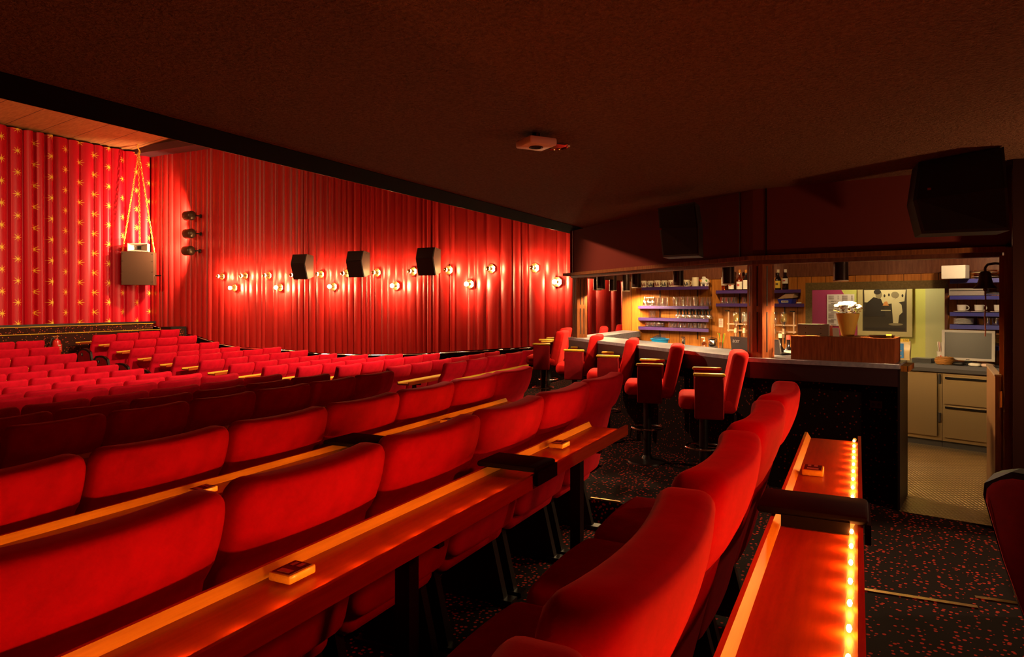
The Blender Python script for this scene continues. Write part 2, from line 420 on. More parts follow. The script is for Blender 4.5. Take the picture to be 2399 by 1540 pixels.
# ---- high ceiling: timber boards sloping to the star curtain
t_ = NT(CEILWOOD); g_ = t_.n('ShaderNodeNewGeometry'); sp_ = t_.n('ShaderNodeSeparateXYZ'); t_.l(g_.outputs['Position'], sp_.inputs[0])
ff = t_.math('LESS_THAN', t_.math('FRACT', t_.math('DIVIDE', sp_.outputs[0], .80)), .025)
nz_ = t_.noise(t_.obj((5, 1, 1)), 4, 5, .65)
t_.color(t_.mix(ff, t_.ramp(nz_, [(.3, (.42, .17, .055)), (.7, (.62, .30, .105))]), (.12, .04, .02)))
zt = EYE + 4.40
struct(MB().hexa([(-2, 19.2, zt), (13.7, 19.2, zt), (13.7, 3.0, zt + 1.75), (-2, 3.0, zt + 1.75)],
                 [(-2, 19.2, zt + .2), (13.7, 19.2, zt + .2), (13.7, 3.0, zt + 1.95), (-2, 3.0, zt + 1.95)]).obj('ceiling_high', CEILWOOD), 'timber board ceiling in front of the star curtain')
struct(MB().box((-2 + 15.7 / 2, 3.0, ZC + 1.95), (15.7, .2, 3.9)).obj('wall_bulkhead', CEILBLACK))
struct(MB().box((13.22, 11.0, EYE + 4.42), (.56, 16.0, .20)).obj('trim_2', mat('dark plum soffit', (.07, .022, .026), .6)), 'dark plum soffit board over the side curtain')

# ---- walls behind the curtains
struct(MB().box((WX + .25, 8.0, 2.0), (.1, 23, 9.2)).obj('wall_side', BLACK))
struct(MB().box((5.8, BY + .35, 2.0), (16, .1, 9.2)).obj('wall_screen', BLACK))
struct(MB().box((-6.1, 8.0, 2.0), (.1, 23, 9.2)).obj('wall_far', VELVET_SIDE))
struct(MB().box((4.0, -3.6, 1.2), (20.3, .1, 7.6)).obj('wall_rear', FASCIA))

# ---- pleated side curtain
pts = [on_a(x, y, WX) for x, y in ((348, 757), (390, 770), (425, 780), (462, 786), (520, 805), (567, 813), (667, 818), (754, 827), (858, 830), (983, 828), (1100, 821), (1233, 813), (1330, 806))]
BOT = sorted((p.y, p.z) for p in pts); BOT = [(2.4, BOT[0][1] + .25)] + BOT
def curtain(name, m, sampler, u0, u1, du, ztop, zbot, rows=7):
    mb = MB(); n = int((u1 - u0) / du); vs = []
    for j in range(rows + 1):
        for i in range(n + 1):
            u = u0 + (u1 - u0) * i / n; zb = zbot(u); z = zb + (ztop - zb) * j / rows
            vs.append(sampler(u, j / rows) + (z,))
    w = n + 1
    mb.add(vs, [(j * w + i, j * w + i + 1, (j + 1) * w + i + 1, (j + 1) * w + i) for j in range(rows) for i in range(n)])
    return mb.obj(name, m, smooth=True, angle=2.5)
def pleat_table(u0, u1, wfn):
    t = [u0]
    while t[-1] < u1: t.append(t[-1] + wfn(t[-1]) * random.uniform(.55, 1.5))
    return t, [random.uniform(.5, 1.15) for _ in t]
def pleat(u, tab):
    import bisect
    t, a = tab; i = max(0, min(len(t) - 2, bisect.bisect_right(t, u) - 1)); f = (u - t[i]) / (t[i + 1] - t[i])
    return a[i] * (abs(math.sin(PI * f)) ** .6) , a[i]
tabS = pleat_table(2.4, 19.1, lambda u: .20 if u > 9 else .20 + (9 - u) * .028)
def sideP(u, v):
    h, a = pleat(u, tabS); amp = .055 if u > 9 else .065 + .006 * (9 - u)
    return (WX - .02 - amp * h * (1 - .25 * v) - .012 * math.sin(u * 2.1 + 1.5 * v), u + .006 * math.sin(9 * v + u * 40) * .4)
sc = curtain('pleated_curtain', SIDECURTAIN, sideP, 2.4, 18.97, .0125, EYE + 4.34, lambda u: interp(u, BOT))
tag(sc, 'tall red pleated curtain covering the whole side wall behind the lamps', 'curtain')
# ---- star curtain
tabT = pleat_table(6.0, 13.5, lambda u: .30)
def starP(u, v):
    h, a = pleat(u, tabT)
    return (u, BY - .02 - .20 * h * (1 - .2 * v))
st = curtain('star_curtain', STARCURTAIN, starP, 6.0, 13.42, .014, EYE + 4.37, lambda u: EYE - .60)
tag(st, 'red stage curtain patterned with golden stars, closed across the screen', 'curtain')

# ---- dado below the side curtain, chrome strip
d1 = MB(); n = 60
for i in range(n):
    u0 = 2.4 + (18.9 - 2.4) * i / n; u1 = 2.4 + (18.9 - 2.4) * (i + 1) / n; z0, z1 = interp(u0, BOT), interp(u1, BOT)
    d1.hexa([(WX - .05, u0, -1.9), (WX + .1, u0, -1.9), (WX + .1, u1, -1.9), (WX - .05, u1, -1.9)],
            [(WX - .05, u0, z0 - .045), (WX + .1, u0, z0 - .045), (WX + .1, u1, z1 - .045), (WX - .05, u1, z1 - .045)])
struct(d1.obj('wall_dado', CARPETWALL), 'dark dotted carpet dado under the side curtain')
tb = MB(); tb.tube([(WX - .065, u, z - .03) for u, z in [(2.4 + 16.5 * i / 60, interp(2.4 + 16.5 * i / 60, BOT)) for i in range(61)]], .016, 6)
struct(tb.obj('trim_3', CHROME), 'thin bright strip along the top of the dado')

# ---- stage front
z1_, z2_ = EYE - .63, EYE - .80
s_ = MB(); s_.box((6.7, 18.86, z1_ - .5), (13.3, .55, 1.0)); s_.box((6.85, 18.42, z2_ - .45), (13.3, .42, .9))
struct(s_.obj('wall_stage_front', STAGECARPET), 'carpeted two step stage front under the star curtain')
s_ = MB(); s_.box((6.7, 18.575, z1_ + .004), (13.3, .03, .018)); s_.box((6.85, 18.20, z2_ + .004), (13.3, .03, .018))
struct(s_.obj('trim_4', OAKLEDGE), 'worn metal nosings of the stage steps')
struct(MB().box((6.85, 18.6, z1_ + .03), (13.2, .06, .07)).obj('trim_5', BLACK), 'black edge under the star curtain')

# ================================================================== SEATS
def make_seat(label, vel, row_group):
    root = thing('cinema_seat', label, 'seat', group=row_group)
    hb = .64
    def back(q):
        u = q.x / .2925; zz = (H - q.z)
        q.y += (.03 * u * u - .026) * min(1, q.z / .9) + .24 * zz + .012 * math.sin(PI * min(1, zz / .2)) * -1
        if q.z < .83: q.y += .022 * min(1, (.83 - q.z) / .03)
        q.z -= .010 * (1 - u * u) * max(0, (q.z - .9) / .13)
        return q
    b = MB().soft(.585, .105, hb, (0, .0525, H - hb / 2), .055, .028, .06, 10, 20, 2, 4, back).obj('backrest', vel, root, True)
    pc = []
    for i in range(13):
        x = -.235 + .47 * i / 12; q = back(Vector((x, .006, H - .062))); pc.append((q.x, q.y - .001, q.z))
    MB().tube(pc, .0035, 6).obj('piping', vel, b, True)
    def cush(q):
        u = (q.y - .40) / .25; q.z += .018 * (1 - (q.x / .28) ** 2) * (1 if q.z > .4 else 0); return q
    MB().soft(.56, .50, .15, (0, .47, .385), .05, .05, .05, 6, 2, 6, 4, cush).obj('seat_cushion', vel, root, True)
    for sx in (-.255, .255):
        m = MB(); m.hexa([(sx - .02, .20, 0), (sx + .02, .20, 0), (sx + .02, .58, 0), (sx - .02, .58, 0)],
                         [(sx - .02, .28, .33), (sx + .02, .28, .33), (sx + .02, .50, .33), (sx - .02, .50, .33)])
        m.box((sx, .38, .012), (.07, .44, .024)); m.obj('leg', BLACKMETAL, root)
    return root
def add_end_panel(root, sx, number=None):
    """black framed red end panel with an armrest and a number plate"""
    x = sx * .318
    def pl(t, s): # outline in y,z
        return [(.08 + s, .10 + s), (.60 - s, .10 + s), (.655 - s, .46), (.64 - s, .58 - s), (.56 - s, .655 - s), (.40, .68 - s), (.22 + s, .665 - s), (.10 + s, .60 - s), (.05 + s, .40)]
    def slab(s, x0, x1):
        o = pl(0, s); m = MB(); n = len(o)
        m.add([(x0, y, z) for y, z in o] + [(x1, y, z) for y, z in o], [tuple(range(n)), tuple(range(2 * n - 1, n - 1, -1))] + [(i, n + i, n + (i + 1) % n, (i + 1) % n) for i in range(n)])
        return m
    fr = slab(0, x - .025, x + .025).obj('end_panel', BLACK, root)
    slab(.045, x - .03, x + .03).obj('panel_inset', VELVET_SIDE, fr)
    pc = MB().cyl((x + sx * .03, .42, .53), (x + sx * .036, .42, .53), .045, n=14).obj('number_plate', BLACK, fr)
    if number:
        text_obj('seat_number', number, .07, WHITE, (x + sx * .0375, .42, .53), (PI / 2, 0, -PI / 2 if sx < 0 else PI / 2), fr)

protoC = make_seat('', VELVET, '')
seat_used = [False]
def place_seat(a, b, zf, label, group):
    if not seat_used[0]:
        seat_used[0] = True; protoC.location = (a, b, zf); protoC['label'] = label; protoC['group'] = group; return protoC
    return dup(protoC, (a, b, zf), 0, label, group)

# front row of the rear platform
for i in range(5):
    place_seat(3.15 - .31 - .62 * i, .224, EYE - .372 - H + .045, f'bright red velvet seat by the lamplit oak ledge, {ORD[i]} counting from the bar', 'seats on the rear platform')
for k, (b, z, a1, n) in enumerate(ROWS):
    for i in range(n):
        place_seat(a1 - .31 - .62 * i, b, fz(z), f'red velvet cinema seat, centre block, row {ORD[k]} below the platform, {ORD[i]} from the aisle', 'centre block cinema seats')
for k, (b, a0, z0, a1, z1, n) in enumerate(BLOCK):
    w = (a1 - a0) / n
    for i in range(n):
        f = (i + .5) / n
        s = place_seat(a0 + w * (i + .5), b, fz(z0 + (z1 - z0) * f) , f'red velvet cinema seat, curtain-side block, row {ORD[k]} from the stage, {ORD[i]} from the aisle', 'curtain side cinema seats')
        if i == 0 and k < 4: add_end_panel(s, -1, '0' if k == 0 else '1')

# ---- ledges (drinks tables) behind the rows
def ledge_table(a0, a1, bi, bo, zt, zf, label, group, post=True, legs=None):
    root = thing('drinks_ledge', label, 'table', ((a0 + a1) / 2, (bi + bo) / 2, zf), 0, group)
    L = a1 - a0; hb = (bi - bo) / 2; z = zt - zf
    MB().box((0, 0, z - .0125), (L, 2 * hb, .025)).obj('tabletop', OAK, root)
    m = MB(); m.hexa([(-L / 2, hb - .018, z), (L / 2, hb - .018, z), (L / 2, hb + .004, z), (-L / 2, hb + .004, z)],
                     [(-L / 2, hb - .004, z + .024), (L / 2, hb - .004, z + .024), (L / 2, hb + .006, z + .024), (-L / 2, hb + .006, z + .024)])
    m.obj('front_lip', OAKLEDGE, root)
    MB().box((0, -hb - .006, z - .001), (L, .012, .050)).obj('rear_lip', OAK, root)
    n = legs if legs else max(2, int(L / 1.4) + 1)
    for i in range(n):
        x = -L / 2 + .35 + (L - .7) * i / (n - 1)
        m = MB(); m.box((x, .03, (z - .025) / 2), (.05, .05, z - .025)); m.box((x, 0, z - .04), (.03, 2 * hb * .9, .03)); m.box((x, .03, .01), (.12, .14, .02))
        m.obj('leg', BLACKMETAL, root)
    return root
ledge_table(-1.2, 3.25, .2, .0, EYE - .59, 0, 'long oak drinks ledge with glowing rope light behind the bright red seats', 'drinks ledges', legs=3)
for k, (b, z, a1, n) in enumerate(ROWS):
    aR = 3.42 if k == 0 else 4.57 if k == 1 else a1 - .62
    aL = max(a1 - .62 * (n + 1), -1.5)
    ledge_table(aL, aR, b - .066, b - .27, EYE + z - (.212 if k < 2 else .245), fz(z), f'oak drinks ledge behind centre block row {ORD[k]} below the platform', 'drinks ledges')
for k, (b, a0, z0, a1, z1, n) in enumerate(BLOCK):
    zz = (z0 + z1) / 2
    o = ledge_table(a0 + .1, min(a1, 13.3), b - .066, b - .27, EYE + zz - .262, fz(zz), f'oak drinks ledge behind curtain-side row {ORD[k]} from the stage', 'drinks ledges')
    o.rotation_euler = (0, -math.atan2(z1 - z0, a1 - a0), 0)
b, a0, z0, a1, z1, n = BLOCK[0]
p = on_b(177, 804, b + .85)
ledge_table(p.x, 13.1, b + .85, b + .65, p.z, fz(z0), 'oak drinks ledge in front of the first curtain-side row by the stage', 'drinks ledges')

# ---- black trays, call boxes, rope lights
for a0, a1, b0, b1, z, lab in ((2.26, 2.44, 1.038, 1.29, EYE - .622, 'black rubber tray laid across the oak ledge of the row below the platform'),
                          (2.64, 2.88, 2.12, 2.39, EYE - .712, 'black rubber tray laid across the oak ledge two rows below the platform'),
                          (1.93, 2.13, -.025, .243, EYE - .562, 'black rubber tray across the lamplit ledge with the glowing rope')):
    t = MB(); t.soft(a1 - a0, b1 - b0, .022, ((a0 + a1) / 2, (b0 + b1) / 2, z + .011), .012, .01, .01, 1, 1, 1, 2)
    t.box(((a0 + a1) / 2, b0 + .002, z - .02), (a1 - a0, .014, .05))
    t.box((a0 + .004, (b0 + b1) / 2 - .01, z - .010), (.012, b1 - b0 - .105, .03)) if a0 < 2.0 else None
    tag(t.obj('ledge_tray', RUBBER, smooth=True), lab, 'tray', 'black trays on the ledges')
def call_box(p, rz, lab):
    r = thing('menu_block', lab, 'block', p, rz, 'wooden blocks on the ledges')
    MB().soft(.086, .066, .020, (0, 0, .010), .003, .003, .003, 1, 1, 1, 2).obj('body', OAKLEDGE, r, True)
    l = MB().box((0, 0, .0206), (.074, .054, .0014)).obj('dark_cover', mat('dark red card', (.10, .012, .010), .5), r)
    m = MB(); m.box((-.022, .0, .0216), (.018, .036, .0008)); m.box((.020, .012, .0216), (.022, .010, .0008)); m.box((.020, -.008, .0216), (.022, .012, .0008))
    m.obj('print', CREAM, l)
    return r
for x, y, z, lab in ((685, 1352, -.65, 'small wooden menu block on the oak ledge left of the black tray'),
                     (1311, 1047, -.65, 'small wooden menu block near the bar end of the oak ledge'),
                     (475, 1155, -.737, 'small wooden menu block on the second ledge, left of its black tray'),
                     (1050, 990, -.737, 'small wooden menu block on the second ledge, right of its black tray'),
                     (1905, 1110, -.59, 'small wooden menu block on the ledge with the glowing rope light')):
    p = on_z(x, y, EYE + z); call_box((p.x, p.y, p.z + .001), 0, lab)

def rope_light(a0, a1, b, z, lab, bead=None, visible=True, skip=None, sp=.12):
    r = thing('rope_light', lab, 'light', ((a0 + a1) / 2, b, z), 0, 'rope lights on the drinks ledges'); am = (a0 + a1) / 2
    n = int((a1 - a0) / .03); ptz = []
    for i in range(n + 1):
        x = a0 + (a1 - a0) * i / n
        ptz.append((x - am, .0022 * math.sin(x * 52), .008 + .0012 * math.sin(x * 26)))
    MB().tube(ptz, [.0064 + .0010 * math.sin(i * 1.57) for i in range(n + 1)], 7).obj('tube', ROPE, r, True)
    pr = MB().lathe([(.001, -.012), (.0038, -.009), (.0048, 0), (.0038, .009), (.001, .012)], n=8)
    first = None; x = a0 + .03
    while x < a1:
        if not (skip and skip[0] < x < skip[1]):
            if first is None: first = pr.obj('lamp', bead or BEAD, r, True); o = first
            else: o = first.copy(); C.objects.link(o)
            o.location = (x - am, 0, .010); o.rotation_euler = (0, PI / 2, 0)
        x += sp
rope_light(-.4, 3.23, .014, EYE - .588, 'glowing amber rope light along the rear lip of the nearest ledge', skip=(1.97, 2.21), sp=.115)
rope_light(.2, 3.38, 1.0755, EYE - .6535, 'amber rope light behind the lip of the ledge below the platform', BEADLOW, skip=(2.2, 2.5), sp=.125)
rope_light(.6, 4.5, 2.1595, EYE - .7405, 'amber rope light behind the lip of the second ledge down', BEADLOW, skip=(2.6, 2.9), sp=.16)

# ---- seat end by the entrance, right-hand edge of the view
r = thing('lounge_seat', 'red upholstered seat with black rim beside the bar entrance', 'seat', (0, 0, 0))
pz = [P(x, y, d) for x, y, d in ((2303, 1160, 3.1), (2306, 1132, 3.1), (2328, 1110, 3.08), (2370, 1106, 3.0), (2440, 1118, 2.9), (2530, 1160, 2.8), (2540, 1560, 2.8), (2440, 1560, 2.9), (2395, 1445, 3.0), (2350, 1320, 3.06))]
ctr = sum(pz, Vector()) / len(pz); nrm = (pz[0] - ctr).cross(pz[3] - ctr).normalized()
if nrm.dot(ctr - cam.location) < 0: nrm = -nrm
def loop(s, off): return [ctr + (p - ctr) * s + nrm * off for p in pz]
m = MB(); A_, B_ = loop(1, 0), loop(1, .09); n = len(pz)
m.add(A_ + B_, [tuple(range(n)), tuple(range(2 * n - 1, n - 1, -1))] + [(i, n + i, n + (i + 1) % n, (i + 1) % n) for i in range(n)])
m.obj('rim', BLACK, r)
m = MB(); A_, B_, D_ = loop(.90, .02), loop(.90, -.012), loop(.80, -.03)
m.add(A_ + B_ + D_, [tuple(range(2 * n, 3 * n))] + [(i, n + i, n + (i + 1) % n, (i + 1) % n) for i in range(n)] + [(n + i, 2 * n + i, 2 * n + (i + 1) % n, n + (i + 1) % n) for i in range(n)])
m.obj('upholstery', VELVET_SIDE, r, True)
m = MB(); q = P(2540, 1500, 3.0); m.box((q.x + .25, q.y - .12, .12), (.4, .4, .24)); m.obj('base', BLACK, r)

# ---- nosings of the aisle steps
def nosing(x0, y0, x1, y1, z, lab, w=.03):
    p, q = on_z(x0, y0, z), on_z(x1, y1, z); t = (q - p).normalized(); nn = Vector((-t.y, t.x, 0)) * w
    struct(MB().hexa([p - Vector((0, 0, .02)), q - Vector((0, 0, .02)), q + nn - Vector((0, 0, .02)), p + nn - Vector((0, 0, .02))],
                     [p + Vector((0, 0, .006)), q + Vector((0, 0, .006)), q + nn + Vector((0, 0, .006)), p + nn + Vector((0, 0, .006))]).obj('trim_6', BRASS), lab)
nosing(2012, 1384, 2292, 1428, .0, 'brass step nosing in the carpet behind the lamplit ledge')
nosing(2286, 1404, 2400, 1421, .0, 'short brass step nosing by the red seat end')
nosing(1383, 1168, 1452, 1178, .004, 'brass nosing of the step beside the seat rows', .02)

# ================================================================== LAMPS AND SPEAKERS ON THE SIDE WALL
def make_sconce(label, group):
    r = thing('wall_sconce', label, 'lamp', group=group)
    oct_ = lambda rr, x: [(x, rr * math.cos(PI / 8 + k * PI / 4), rr * math.sin(PI / 8 + k * PI / 4)) for k in range(8)]
    m = MB(); a, b, c, d = oct_(.105, 0), oct_(.105, -.016), oct_(.088, -.016), oct_(.080, -.006)
    m.add(a + b + c + d, [tuple(range(8))] + [(k * 8 + i, k * 8 + (i + 1) % 8, (k + 1) * 8 + (i + 1) % 8, (k + 1) * 8 + i) for k in range(3) for i in range(8)] + [tuple(range(24, 32))])
    m.obj('backplate', BRASS, r)
    MB().lathe([(.030, .006), (.030, .018), (.020, .026), (.020, .105), (.017, .109)], n=14, axis='-x').obj('socket', DARKBRASS, r, True)
    return r
def bulb_part(r, m, mirror):
    b = MB().lathe([(.016, .107), (.022, .115), (.042, .138), (.048, .158), (.044, .178), (.028, .197), (.001, .205)], n=14, axis='-x').obj('bulb', m, r, True)
    if mirror: MB().lathe([(.0485, .160), (.0445, .179), (.029, .198), (.001, .2065)], n=14, axis='-x', cap=False).obj('mirror_cap', BRASS, b, True)
sc_up = make_sconce('', 'octagonal wall sconces'); bulb_part(sc_up, BULBLOW, True)
sc_lo = make_sconce('', 'octagonal wall sconces'); bulb_part(sc_lo, BULB, False)
UP = [(521, 648), (575, 647), (630, 646), (692, 645), (752, 643), (812, 641), (884, 639), (968, 636), (1052, 633), (1151, 630), (1253, 628), (1385, 626)]
LO = [(550, 675), (657, 674), (782, 672), (928, 670), (1101, 666), (1306, 661)]
SXW = WX - .115
for i, (x, y) in enumerate(UP):
    p = on_a(x, y, SXW); lab = f'octagonal brass wall sconce with mirror bulb, upper row, {ORD[i]} from the stage'
    if i == 0: sc_up.location = p; sc_up['label'] = lab
    else: dup(sc_up, p, 0, lab)
for i, (x, y) in enumerate(LO):
    p = on_a(x, y, SXW); lab = f'octagonal brass wall sconce with bright bare bulb, lower row, {ORD[i]} from the stage'
    if i == 0: sc_lo.location = p; sc_lo['label'] = lab
    else: dup(sc_lo, p, 0, lab)

# three spot cans on the side wall that wash the curtain
spot = thing('wall_spotlight', '', 'lamp', group='wall spotlights beside the stage')
MB().lathe([(.055, -.06), (.055, -.03), (.02, -.02), (.02, .10)], (0, 0, 0), 12, '-x').obj('wall_mount', BLACKMETAL, spot, True)
MB().lathe([(.03, -.14), (.10, -.12), (.135, -.07), (.135, .19), (.126, .19), (.126, -.06), (.02, -.10)], (-.17, .14, 0), 22, 'y').obj('housing', mat('bronze lamp housing', (.10, .055, .03), .35, .5), spot, True)
MB().lathe([(.001, .02), (.07, .03), (.115, .06)], (-.17, .14, 0), 16, 'y', cap=False).obj('lens', CANLIT, spot, True)
for i, (x, y) in enumerate(((466, 506), (466, 548), (464, 588))):
    p = on_a(x, y, WX - .12); lab = f'bronze spotlight can on the curtain wall, {("topmost", "middle one", "lowest")[i]} of three near the stage'
    o = spot if i == 0 else dup(spot)
    o.location = p; o.rotation_euler = (0, 0, -.05); o['label'] = lab
    lamp('spot_beam', 'SPOT', (p.x - .17, p.y + .30, p.z), 520, (1.0, .62, .34), (WX - .2 , p.y + 2.3, p.z + (.55, .05, -.5)[i]), spot_size=1.9, spot_blend=.7, shadow_soft_size=.03)

# wall loudspeakers with a kinked front
WSPK = mat('brown black speaker cabinet', (.055, .030, .022), .5); GRILLE = mat('dark speaker grille', (.014, .008, .007), .75)
ws = thing('wall_speaker', '', 'loudspeaker', group='loudspeakers on the side wall')
def spk_side(x0=0): return [(0, .30), (-.235, .335), (-.31, .09), (-.20, -.30), (0, -.23)]
m = MB(); o_ = spk_side(); n = len(o_)
m.add([(x, -.24, z) for x, z in o_] + [(x, .24, z) for x, z in o_], [tuple(range(n)), tuple(range(2 * n - 1, n - 1, -1))] + [(i, n + i, n + (i + 1) % n, (i + 1) % n) for i in range(n)])
m.obj('cabinet', WSPK, ws)
m = MB()
for (xa, za), (xb, zb) in (((-.235, .335), (-.31, .09)), ((-.31, .09), (-.20, -.30))):
    for q in ():
        pass
    d = Vector((xb - xa, 0, zb - za)).normalized(); nn = Vector((d.z, 0, -d.x)); nn = nn if nn.x < 0 else -nn
    A0, B0 = Vector((xa, 0, za)) + d * .01, Vector((xb, 0, zb)) - d * .004
    vs = [Vector((v.x, y, v.z)) + nn * k for k in (.0, .012) for v, y in ((A0, -.225), (A0, .225), (B0, .225), (B0, -.225))]
    m.add(vs, [(0, 1, 2, 3), (7, 6, 5, 4), (0, 4, 5, 1), (1, 5, 6, 2), (2, 6, 7, 3), (3, 7, 4, 0)])
m.obj('front_grille', GRILLE, ws)
m = MB(); m.box((-.12, -.243, .27), (.012, .006, .012)); m.obj('screw', BRASS, ws)
MB().box((.03, 0, 0), (.10, .06, .12)).obj('bracket', BLACKMETAL, ws)
for i, (xc, yc) in enumerate(((718, 628), (848, 622), (1012, 616))):
    p = on_a(xc, yc, WX - .17); o = ws if i == 0 else dup(ws)
    o.location = (WX - .17, p.y, p.z); o['label'] = f'dark loudspeaker with kinked front hung on the side curtain, {ORD[i]} from the stage'

# hanging stage loudspeaker with horn and chains
p = P(323, 629, 19.5); hs = thing('hanging_speaker', 'brown stage loudspeaker with pale horn, hung on yellow chains', 'loudspeaker', p, -.78)
# local frame: -y faces the hall
hw, hh = .405, .47
MB().box((0, .2, 0), (2 * hw, .5, 2 * hh)).obj('cabinet', mat('brown speaker front', (.055, .025, .012), .6, spec=.2), hs)
m = MB()
for sx in (-1, 1):
    for zz in (-.38, -.1, .2, .4): m.cyl((sx * (hw - .03), -.052, zz), (sx * (hw - .03), -.057, zz), .01, n=8)
m.obj('screws', BLACKMETAL, hs)
hz = hh + .125
m = MB(); W_, H_ = .26, .115
def rect(w, h, y): return [(-w, y, hz - h), (w, y, hz - h), (w, y, hz + h), (-w, y, hz + h)]
vs = rect(W_, H_, .30) + rect(W_, H_, -.04) + rect(W_ - .02, H_ - .018, -.04) + rect(.05, .045, .20)
m.add(vs, [(0, 1, 2, 3)] + [(k * 4 + i, k * 4 + (i + 1) % 4, k * 4 + 4 + (i + 1) % 4, k * 4 + 4 + i) for k in range(3) for i in range(4)])
m.obj('horn', mat('pale grey horn', (.48, .36, .27), .5), hs)
MB().box((0, .215, hz), (.13, .02, .11)).obj('horn_throat', BLACK, hs)
MB().box((hw + .09, .1, -.20), (.18, .03, .03)).obj('lock_bar', CHROME, hs)
top = P(325, 356, 19.6) - Vector(p); rz_ = Matrix.Rotation(.78, 3, 'Z'); top = rz_ @ top
YEL = mat('yellow chain', (.85, .50, .06), .35, .3)
for q in ((-hw, .1, hh), (0, .3, hh), (hw, .1, hh)):
    m = MB(); A0, B0 = Vector(q), Vector(top); L = (B0 - A0).length; n = int(L / .075)
    ax = (B0 - A0).normalized(); s1 = ax.orthogonal().normalized(); s2 = ax.cross(s1)
    for i in range(n):
        c0 = A0 + ax * (L * (i + .5) / n); sd = s1 if i % 2 else s2
        m.tube([c0 + ax * (.046 * math.cos(k * PI / 4)) + sd * (.020 * math.sin(k * PI / 4)) for k in range(8)], .0075, 5, closed=True)
    m.obj('chain', YEL, hs, True)
MB().tube([Vector(top) + Vector((.03 * math.sin(k), 0, -.08 + .05 * k)) for k in range(9)], .02, 6).obj('shackle', YEL, hs, True)

# floor loudspeaker box by the wall and small step at the stage end
p = on_a(407, 768, WX - .35); t = thing('floor_box', 'low black carpeted box on the floor below the side curtain', 'box', (p.x, p.y, p.z - .51))
MB().box((0, 0, .27), (.5, .42, .54)).obj('body', BLACK, t); MB().box((-.02, -.213, .30), (.42, .012, .36)).obj('front_cloth', STAGECARPET, t)

# fire extinguisher
p = on_b(133, 790, 17.95); z0_ = fz(ROWS[-1][1])
e = thing('fire_extinguisher', 'red fire extinguisher standing against the dotted stage front', 'fire extinguisher', (p.x, p.y, p.z - .62))
RED = mat('glossy red paint', (.62, .015, .012), .25)
MB().lathe([(.085, 0), (.095, .02), (.095, .46), (.08, .53), (.035, .56), (.03, .58)], n=20).obj('cylinder', RED, e, True)
m = MB(); m.lathe([(.03, .575), (.03, .63), (.018, .64)], n=12); m.box((-.03, 0, .64), (.16, .025, .016)); m.obj('valve', BRASS, e)
MB().tube([(-.05, 0, .62), (-.13, 0, .58), (-.16, 0, .42), (-.14, 0, .22)], .012, 8).obj('hose', BLACK, e, True)
m = MB(); m.box((.02, -.0955, .35), (.10, .006, .16)); lab_ = m.obj('label_sheet', RED, e)
m = MB()
m.box((.01, -.099, .41), (.06, .004, .03))
for k in range(3): m.box((.03, -.099, .36 - .022 * k), (.045, .004, .006))
m.box((-.015, -.099, .33), (.02, .004, .05)); m.obj('print', CREAM, lab_)

# ================================================================== CEILING FITTINGS
p = P(1256, 336, .80 * F / (HY - 336)); t = thing('smoke_detector_box', 'small pinkish square detector box hanging below the dark ceiling', 'detector', p, .95)
MB().soft(.155, .155, .038, (0, 0, 0), .008, .008, .008, 2, 1, 1, 2).obj('housing', mat('pinkish plastic', (.88, .50, .42), .5), t, True)
m = MB(); m.lathe([(.036, -.0195), (.036, -.023), (.026, -.024), (.024, -.020)], n=20); m.obj('sensor', BLACK, t, True)
m = MB()
for k in range(4): m.box((-.05 + .022 * k, -.0785, .004), (.014, .004, .012))
m.obj('vent_slots', BLACK, t)
MB().cyl((0, 0, .018), (0, 0, ZC - p.z + .001), .02, n=10).obj('stem', BLACKMETAL, t)
p = P(1299, 342, .848 * F / (HY - 342)); t = thing('recessed_downlight', 'round dark downlight with chrome ring in the ceiling', 'lamp', (p.x, p.y, ZC))
MB().lathe([(.085, .0), (.085, -.006), (.074, -.010), (.070, -.004)], n=28).obj('ring', CHROME, t, True)
MB().lathe([(.072, -.002), (.001, -.003)], n=28).obj('reflector', BLACKMETAL, t, True)

# ================================================================== BAR
L0, C0, C1, R0 = (.672, 8.2), (1.7735, 5.22), (1.891, 5.1), (2.591, 4.6)
def unit(a): l = math.hypot(*a); return (a[0] / l, a[1] / l)
uL = unit((C0[0] - L0[0], C0[1] - L0[1])); nL = (-uL[1], uL[0])      # inward normals, away from the camera side
uR = unit((R0[0] - C1[0], R0[1] - C1[1])); nR = (-uR[1], uR[0])
def off(p, n, k): return (p[0] + n[0] * k, p[1] + n[1] * k)
def along(p, u, k): return (p[0] + u[0] * k, p[1] + u[1] * k)
def W2(p): return RD(*p)
def meet(p, u, q, v):
    det = u[0] * -v[1] + v[0] * u[1]; dx, dy = q[0] - p[0], q[1] - p[1]
    t = (dx * -v[1] + v[0] * dy) / det; return along(p, u, t)
def angle(u): w = RD(*u); return math.atan2(w.y, w.x)
AL, AR = angle(uL), angle(uR)
ZT = EYE - .42
def bend(k):
    return meet(off(L0, nL, k), uL, off(R0, nR, k), uR)
def bar_poly(k0, k1, l=0.0, r=0.0):
    a = along(off(L0, nL, k0), uL, l); b = bend(k0); c = along(off(R0, nR, k0), uR, r)
    d = along(off(R0, nR, k1), uR, r); e = bend(k1); f = along(off(L0, nL, k1), uL, l)
    return [W2(q) for q in (a, b, c, d, e, f)]
def bar_part(name, m, k0, k1, z0, z1, l=0.0, r=0.0, parent=None):
    pl = bar_poly(k0, k1, l, r); mb = MB()
    mb.hexa([(*pl[i], z0) for i in (0, 1, 4, 5)], [(*pl[i], z1) for i in (0, 1, 4, 5)])
    mb.hexa([(*pl[i], z0) for i in (1, 2, 3, 4)], [(*pl[i], z1) for i in (1, 2, 3, 4)])
    return mb.obj(name, m, parent)
